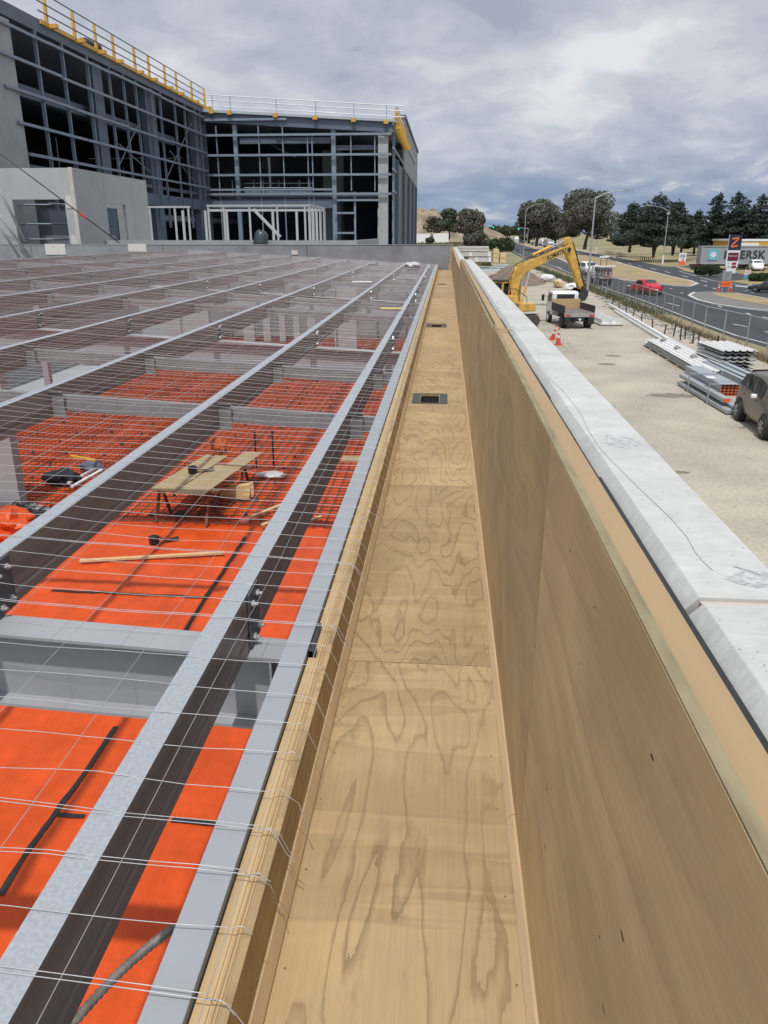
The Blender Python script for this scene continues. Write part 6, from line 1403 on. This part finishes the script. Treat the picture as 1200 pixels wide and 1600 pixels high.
# roof edge guard rail, yellow posts
gr = thing('edge_guardrail', 'steel guardrail on yellow posts along the left wing roof edge', 'guardrail', (XW, 55, zt), 0, 'roof edge guardrails')
gy = [atx(x, y, XW + .1).y for x, y in ((71, 35), (115, 58), (149, 78), (177, 93), (210, 110), (232, 120), (257, 133), (275, 143), (299, 156), (319, 166))]
for y in gy:
    mb = MB(); mb.prism([(y - .11, zt - .3), (y + .11, zt - .3), (y + .05, zt + 1.45), (y - .05, zt + 1.45)], 'x', XW + .1, XW + .26); mb.box(XW + .0, XW + .8, y - .16, y + .16, zt - .32, zt - .1); part(mb, 'post', yellow_m, gr)
mb = MB()
for z in (.35, .85, 1.4): mb.tube([(XW + .3, gy[0] - 1.2, zt + z), (XW + .3, HY + .3, zt + z)], .04, n=5)
part(mb, 'rail', mat('dark guard pipe', (.12, .11, .10), .5, .3), gr)
mb = MB(); mb.box(XW + .22, XW + .34, gy[0] - 1, HY, zt - .28, zt - .05); part(mb, 'toe_board', yellow_m, gr)
crumple('roof_debris', (XW - .6, gy[2] + 1, zt + .1), .4, 1.6, .35, dark_m, 'dark bundle of scraps behind the guardrail on the left roof', 'bundle', 33, 2)

# ------- front block
XR = atz(612, 380, 5.25).x; XR = aty(613, 300, HY).x; XL = XW
FB = thing('warehouse_frame', 'unclad steel framed warehouse block facing the camera with grey end column', 'building', ((XL + XR) / 2, HY, 0))
def by(px, py): return aty(px, py, HY)
def fz(y): return CAMH + (365 - y) * HY / 1281 * 1.03   # rows near the picture centre column
ztl = by(322, 176).z; ztr = by(612, 192).z
mb = MB(); vs = [(XL, HY - .25, ztl), (XR + .1, HY - .25, ztr), (XR + .1, HY + .1, ztr), (XL, HY + .1, ztl)]; vs2 = [(v[0], v[1], v[2] - .85) for v in vs]
mb.add(vs + vs2, [(0, 1, 2, 3), (7, 6, 5, 4), (0, 4, 5, 1), (1, 5, 6, 2), (2, 6, 7, 3), (3, 7, 4, 0)]); part(mb, 'roof_beam', blue_st, FB)
mb = MB(); vs = [(XL, HY - .5, ztl + .02), (XR + .3, HY - .5, ztr + .02), (XR + .3, HY + 50, ztr + .3), (XL, HY + 50, ztl + .3)]; vs2 = [(v[0], v[1], v[2] + .22) for v in vs]
mb.add(vs2 + vs, [(0, 1, 2, 3), (7, 6, 5, 4), (0, 4, 5, 1), (1, 5, 6, 2), (2, 6, 7, 3), (3, 7, 4, 0)]); part(mb, 'roof', mat('pale roof edge', (.40, .44, .48), .5), FB)
for k, (py, pxa, pxb) in enumerate(((211, 318, 612), (242.5, 318, 612), (273.5, 322, 612), (303.5, 322, 612), (187.5, 318, 449))):
    a = by(pxa, py); b = by(pxb, py); z = (a.z + b.z) / 2; mb = MB(); mb.box(a.x, b.x, HY - .45, HY - .29, z - .10, z + .10); part(mb, 'girt', girt_m, FB)
for px, wd, dd in ((371, .38, .4), (522, .42, .4), (321, .6, .5)):
    x = by(px, 280).x; mb = MB(); mb.box(x - wd / 2, x + wd / 2, HY - .05, HY + dd, 0, ztr - .4 if px > 400 else ztl - .9); part(mb, 'column', blue_st if px < 330 else girt_m, FB)
x = by(599, 280).x; mb = MB(); mb.box(x - .5, x + .45, HY - .1, HY + .6, 0, ztr - .86); part(mb, 'end_column', mat('pale column', (.36, .375, .375), .7), FB)
for px in (342, 407, 444, 482, 489, 549, 586):
    x = by(px, 260).x; mb = MB(); mb.box(x - .05, x + .05, HY - .22, HY - .08, CAMH - 1 if px not in (549, 586) else fz(305), ztr - .86 if px > 480 else ztl - 1.15); part(mb, 'mullion', girt_m, FB)
a = by(320, 312); b = by(520, 325); mb = MB(); mb.box(a.x, b.x, HY - .2, HY + .2, b.z, a.z); part(mb, 'spandrel_beam', blue_st, FB)
a = by(373, 215); b = by(520, 223); mb = MB(); mb.box(a.x, b.x, HY + .3, HY + .8, b.z, a.z); a = by(524, 226); b = by(592, 233); mb.box(a.x, b.x, HY + .5, HY + 1, b.z, a.z); part(mb, 'inner_beam', blue_st, FB)
for (xa, xb, py) in ((523, 555, 333), (523, 555, 364), (527, 592, 313), (320, 520, 297)):
    a = by(xa, py); b = by(xb, py); mb = MB(); mb.box(a.x, b.x, HY - .40, HY - .28, a.z - .09, a.z + .09); part(mb, 'lower_girt', girt_m, FB)
x = by(555, 340).x; mb = MB(); mb.box(x - .1, x + .1, HY - .2, HY, 0, fz(306)); part(mb, 'mullion', girt_m, FB)
x = by(591, 350).x; mb = MB(); mb.box(x - .12, x + .08, HY + .7, HY + .8, 0, fz(330)); part(mb, 'door_jamb', mat('cream jamb', (.5, .45, .36), .7), FB)
a = by(491, 310); b = by(518, 225); mb = MB(); mb.box(a.x, b.x, HY + 6, HY + 9, 0, b.z); part(mb, 'lift_shaft', mat('shaft panel', (.13, .145, .16), .8), FB)
mb = MB()
for py in (285, 292, 299): a = by(375, py); b = by(485, py); mb.tube([(a.x, HY + 1.6, a.z), (b.x, HY + 1.6, b.z)], .045, n=5)
for px in (356, 390, 405, 430, 463, 480): a = by(px, 280); b = by(px, 305); mb.tube([(a.x, HY + 1.6, a.z), (a.x, HY + 1.6, b.z)], .045, n=5)
part(mb, 'inner_handrail', girt_m, FB)
mb = MB(); mb.box(XL, XR - .7, HY + 2.2, HY + 49, fz(311), fz(305)); part(mb, 'upper_floor', dark_in, FB)
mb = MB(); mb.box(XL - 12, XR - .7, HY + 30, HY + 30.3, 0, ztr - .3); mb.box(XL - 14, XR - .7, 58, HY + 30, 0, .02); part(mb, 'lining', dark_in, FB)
# right hand face, clad lower half, tall grey sheet above, receding
YF = HY * (699 - 613) / (699 - 650.0)
clad = stepmat('grey ribbed cladding', (.12, .13, .145), (.17, .185, .20), 'y', .42, .6, .5, bump=.2, noise_amt=.0)
def rx(px, row): return atx(px, row, XR)
mb = MB(); mb.box(XR - .15, XR + .0, HY + 3.4, YF, 0, CAMH + KK * 6.6); part(mb, 'side_cladding', clad, FB)
ys_ = rx(630, 250).y; mb = MB(); mb.box(XR - .12, XR + .12, ys_, YF, CAMH + KK * 6.7, CAMH + KK * 11.7); part(mb, 'side_panel', mat('light side sheet', (.30, .32, .335), .7), FB)
mb = MB(); mb.box(XR - .3, XR + .3, ys_ - .2, YF, CAMH + KK * 11.71, CAMH + KK * 12.0); part(mb, 'side_capping', blue_st, FB)
for hgt in (9.0, 7.1, 5.4, 3.6): mb = MB(); mb.box(XR + .02, XR + .16, HY - .45, (ys_ if hgt > 7 else (YF if hgt > 6.9 else HY + 7)), CAMH + KK * hgt - .1, CAMH + KK * hgt + .1); part(mb, 'side_girt', girt_m, FB)
for k in range(5): y = HY + 4.5 + k * (YF - HY - 8) / 4.2; mb = MB(); mb.box(XR - .1, XR + .35, y, y + .4, 0, CAMH + KK * 6.5); part(mb, 'side_column', blue_st, FB)
for f_ in (1.4, 2.6): mb = MB(); mb.box(XR - .1, XR + .1, HY + f_, HY + f_ + .12, 0, CAMH + KK * 9.6); part(mb, 'mullion', girt_m, FB)
# guardrails on the block
g2 = thing('edge_guardrail', 'thin pale guardrail running across the front block roof', 'guardrail', ((XL + XR) / 2, HY, ztr), 0, 'roof edge guardrails')
a0 = by(320, 173); b0 = by(632, 188); 
mb = MB()
for (pa, pb) in ((148, 166), (156, 174), (165, 183)): a = by(322, pa); b = by(632, pb); mb.tube([(a.x, HY, a.z), (b.x, HY, b.z)], .045, n=5)
part(mb, 'rail', mat('pale guard pipe', (.5, .52, .54), .5, .2), g2)
for px in (331, 359, 431, 493, 553, 604):
    f_ = (px - 322) / 310; a = by(px, 149 + 18 * f_); b = by(px, 172 + 18 * f_); mb = MB(); mb.tube([(a.x, HY, b.z), (a.x, HY, a.z)], .045, n=5); part(mb, 'post', pole_m, g2)
    mb = MB(); mb.box(a.x - .22, a.x + .22, HY - .7, HY - .3, b.z - .35, b.z + .0); part(mb, 'foot_clamp', yellow_m, g2)
g3 = thing('edge_guardrail', 'row of yellow guard posts stepping away along the block right edge', 'guardrail', (XR, HY + 8, ztr), 0, 'roof edge guardrails')
for k in range(11):
    y = HY + .5 + k * 1.9; zb = ztr - .1; mb = MB(); mb.prism([(XR + .1, zb - .6), (XR + .9, zb - .35), (XR + .85, zb - .1), (XR + .45, zb), (XR + .35, zb + 1.5), (XR + .2, zb + 1.5), (XR + .1, zb)], 'y', y, y + .16); part(mb, 'post', yellow_m, g3)
mb = MB()
for z in (.4, .9, 1.4): mb.tube([(XR + .4, HY + .4, ztr + z), (XR + .4, HY + 20, ztr + z)], .04, n=5)
part(mb, 'rail', pole_m, g3)

# ------- small precast building behind the upstand
XC = -19.0; YC = atx(118, 300, XC).y; YD = atx(228, 300, XC).y; ZC = atx(118, 263, XC).z
PB = thing('precast_building', 'light grey precast concrete building with two openings behind the end upstand', 'building', (XC, YC, 0))
def wallx(mb, x0, x1, ya, yb, z0, z1, ops):
    """wall in the x=const plane with openings (ya, yb, za, zb)"""
    ys = sorted({ya, yb, *[o[0] for o in ops], *[o[1] for o in ops]})
    for a, b in zip(ys, ys[1:]):
        hit = [o for o in ops if o[0] <= a + 1e-6 and o[1] >= b - 1e-6]
        if not hit: mb.box(x0, x1, a, b, z0, z1)
        else: mb.box(x0, x1, a, b, z0, hit[0][2]); mb.box(x0, x1, a, b, hit[0][3], z1)
def wally(mb, y0, y1, xa, xb, z0, z1, ops):
    xs = sorted({xa, xb, *[o[0] for o in ops], *[o[1] for o in ops]})
    for a, b in zip(xs, xs[1:]):
        hit = [o for o in ops if o[0] <= a + 1e-6 and o[1] >= b - 1e-6]
        if not hit: mb.box(a, b, y0, y1, z0, z1)
        else: mb.box(a, b, y0, y1, z0, hit[0][2]); mb.box(a, b, y0, y1, hit[0][3], z1)
o1 = (atx(169, 340, XC).y, atx(198, 340, XC).y, atx(185, 378, XC).z - .3, atx(185, 319, XC).z)
mb = MB(); wallx(mb, XC - .2, XC, YC + .02, atx(163, 300, XC).y - .02, 0, ZC, []); part(mb, 'side_panel', conc_p, PB, .01)
mb = MB(); wallx(mb, XC - .2, XC, atx(163, 300, XC).y, atx(206, 300, XC).y - .02, 0, ZC, [o1]); part(mb, 'side_panel', conc_p, PB)
mb = MB(); wallx(mb, XC - .2, XC, atx(206, 300, XC).y, YD, 0, ZC, []); part(mb, 'side_panel', conc_p, PB)
A = aty(19, 312, YC); B = aty(109, 378, YC); mb = MB(); wally(mb, YC - .0, YC + .2, XC - 12, XC - .22, 0, ZC, [(A.x, B.x, B.z - .4, A.z)]); part(mb, 'front_panel', conc_p, PB, .01)
mb = MB(); mb.box(XC - .205, XC - .0, YC - .12, YC - .005, 0, ZC + .02); part(mb, 'corner_strip', mat('pale corner strip', (.47, .46, .43), .8), PB)
mb = MB(); 
for zz in (ZC - 1.3, ZC - 3.2, ZC - 5.0): mb.box(XC - .55, XC - .25, YC - .03, YC - .002, zz - .6, zz)
part(mb, 'cast_plate', patch_m, PB)
mb = MB(); wally(mb, YD, YD + .2, XC - 12, XC - .0, 0, ZC, [(XC - 8, XC - 2, 5.2, 7.2)]); part(mb, 'rear_panel', conc_g, PB)
mb = MB()
for z in (5.4, 6.2, 7.2): mb.tube([(XC - 10, YC + 3, z), (XC - .6, YC + 3, z)], .05, n=5); mb.tube([(XC - 2.0, YC + 1, z), (XC - 2.0, YD - 1, z)], .05, n=5)
for x in (XC - 8.5, XC - 6, XC - 4.4, XC - 2, XC - 1): mb.tube([(x, YC + 3, 3), (x, YC + 3, 7.8)], .05, n=5)
part(mb, 'scaffold', girt_m, PB)
mb = MB(); mb.box(XC - 7, XC - 4.5, YC + 6, YC + 8, 4, 7); mb.box(XC - 12, XC - .3, YC + 5, YC + 5.2, 3, 5.6); part(mb, 'dark_partition', dark_in, PB)
# props
props = [((0, 240), (186, 379), 'long dark steel prop leaning across the precast building', .035), ((0, 297), (40, 378), 'upper light prop at the left edge behind the upstand', .09), ((0, 337), (47, 402), 'middle light prop at the left edge in front of the upstand', .09), ((0, 355), (30, 402), 'lower light prop at the left edge in front of the upstand', .08)]
for k, (p0, p1, lb, r_) in enumerate(props):
    a = aty(*p0, 38.6 if k else 39.2); b = aty(*p1, 39.4 if k else 40.6); d = (a - b); a = a + d * .35; mb = MB(); mb.tube([a, b], r_ * .8, n=8); t = tag(mb.obj('tilt_prop', pole_m if k else dark_m, smooth=True), lb, 'prop', 'tilt panel props at the left')
    if k == 0: c = b.lerp(a, .24); q = a - b; loc_ = t.location; mb = MB(); mb.tube([c - q.normalized() * .22 - loc_, c + q.normalized() * .16 - loc_], .055, n=8); mb.obj('red_collar', mat('red collar', (.55, .02, .03), .5), t)
# rear deck with low parapet and light stud frames
a = aty(235, 383, 44.0); b = aty(558, 372, 44.0)
DK = thing('rear_deck', 'lower concrete deck with low parapet between upstand and warehouse', 'building', (-10, 44, 0))
mb = MB(); mb.box(XC + .1, b.x, 44, 44.2, 0, aty(400, 375.5, 44).z); mb.box(b.x - .2, b.x, 44.21, 58, 0, aty(400, 375.5, 44).z); part(mb, 'parapet', conc_g, DK); mb = MB(); mb.box(XC + .1, b.x - .21, 44.21, 58, 4.6, 4.8); part(mb, 'deck', conc_g, DK)
def frame(label, pxs, px_end, ytop, ybot, Y, back):
    t = thing('stud_frame', label, 'steel frame', (aty(pxs[0], 370, Y).x, Y, 4.8), 0, 'pale stud frames on the rear deck')
    zt_ = aty(pxs[0], ytop, Y).z; xs_ = [aty(p_, 350, Y).x for p_ in pxs]
    for x in xs_: mb = MB(); mb.box(x - .05, x + .05, Y - .04, Y + .04, 4.8, zt_); part(mb, 'stud', steelw_m, t)
    mb = MB(); xe = aty(px_end, 350, Y).x; mb.box(xs_[0] - .08, xe, Y - .06, Y + .06, zt_ + .001, zt_ + .10); part(mb, 'top_rail', steelw_m, t)
    if back:
        for p_, yy in back: x = aty(p_, 350, Y + yy).x; mb = MB(); mb.box(x - .07, x + .07, Y + yy - .05, Y + yy + .05, 4.8, zt_); part(mb, 'stud', steelw_m, t)
        yy = back[0][1]
    return t, zt_
t, z_ = frame('left pale stud frame with three posts beside the precast building', (236, 275, 296), 299, 325, 378, 45.0, [(287, 5), (322, 5)])
t, z_ = frame('long pale stud frame in the middle of the rear deck', (327, 351, 391, 434, 477), 483, 323, 378, 46.0, [(355, 6), (427, 6), (464, 6), (484, 1.2), (489, 2.2), (495, 3.4), (501, 4.6), (507, 6)])
mb = MB(); mb.box(aty(327, 330, 52).x, aty(507, 330, 52).x, 51.94, 52.06, z_ - .1, z_ + .04); xx = aty(483, 330, 46).x; mb.bar((xx, 46.1, z_ + .07), (aty(507, 330, 52).x, 51.9, z_ + .07), .12); part(mb, 'rear_rail', steelw_m, t)
a = aty(396, 327, 48); b = aty(438, 370, 48); mb = MB(); mb.bar(a, b, .35, .12); tag(mb.obj('sloping_channel', steelw_m), 'pale channel leaning diagonally inside the long stud frame', 'channel')
p_ = aty(406, 378, 43.5); mb = MB(); c0 = Vector((p_.x, 43.5, 4.7)); mb.tube([c0, c0 + Vector((.0, 0, .3)), c0 + Vector((.12, 0, 1.0)), c0 + Vector((.16, 0, 1.15))], [.34, .42, .36, .2], n=12); tag(mb.obj('wrapped_bundle', mat('black shrink wrap', (.035, .045, .055), .3, var=.3, scale=8), smooth=True), 'upright black shrink wrapped bundle in front of the stud frame', 'bundle')
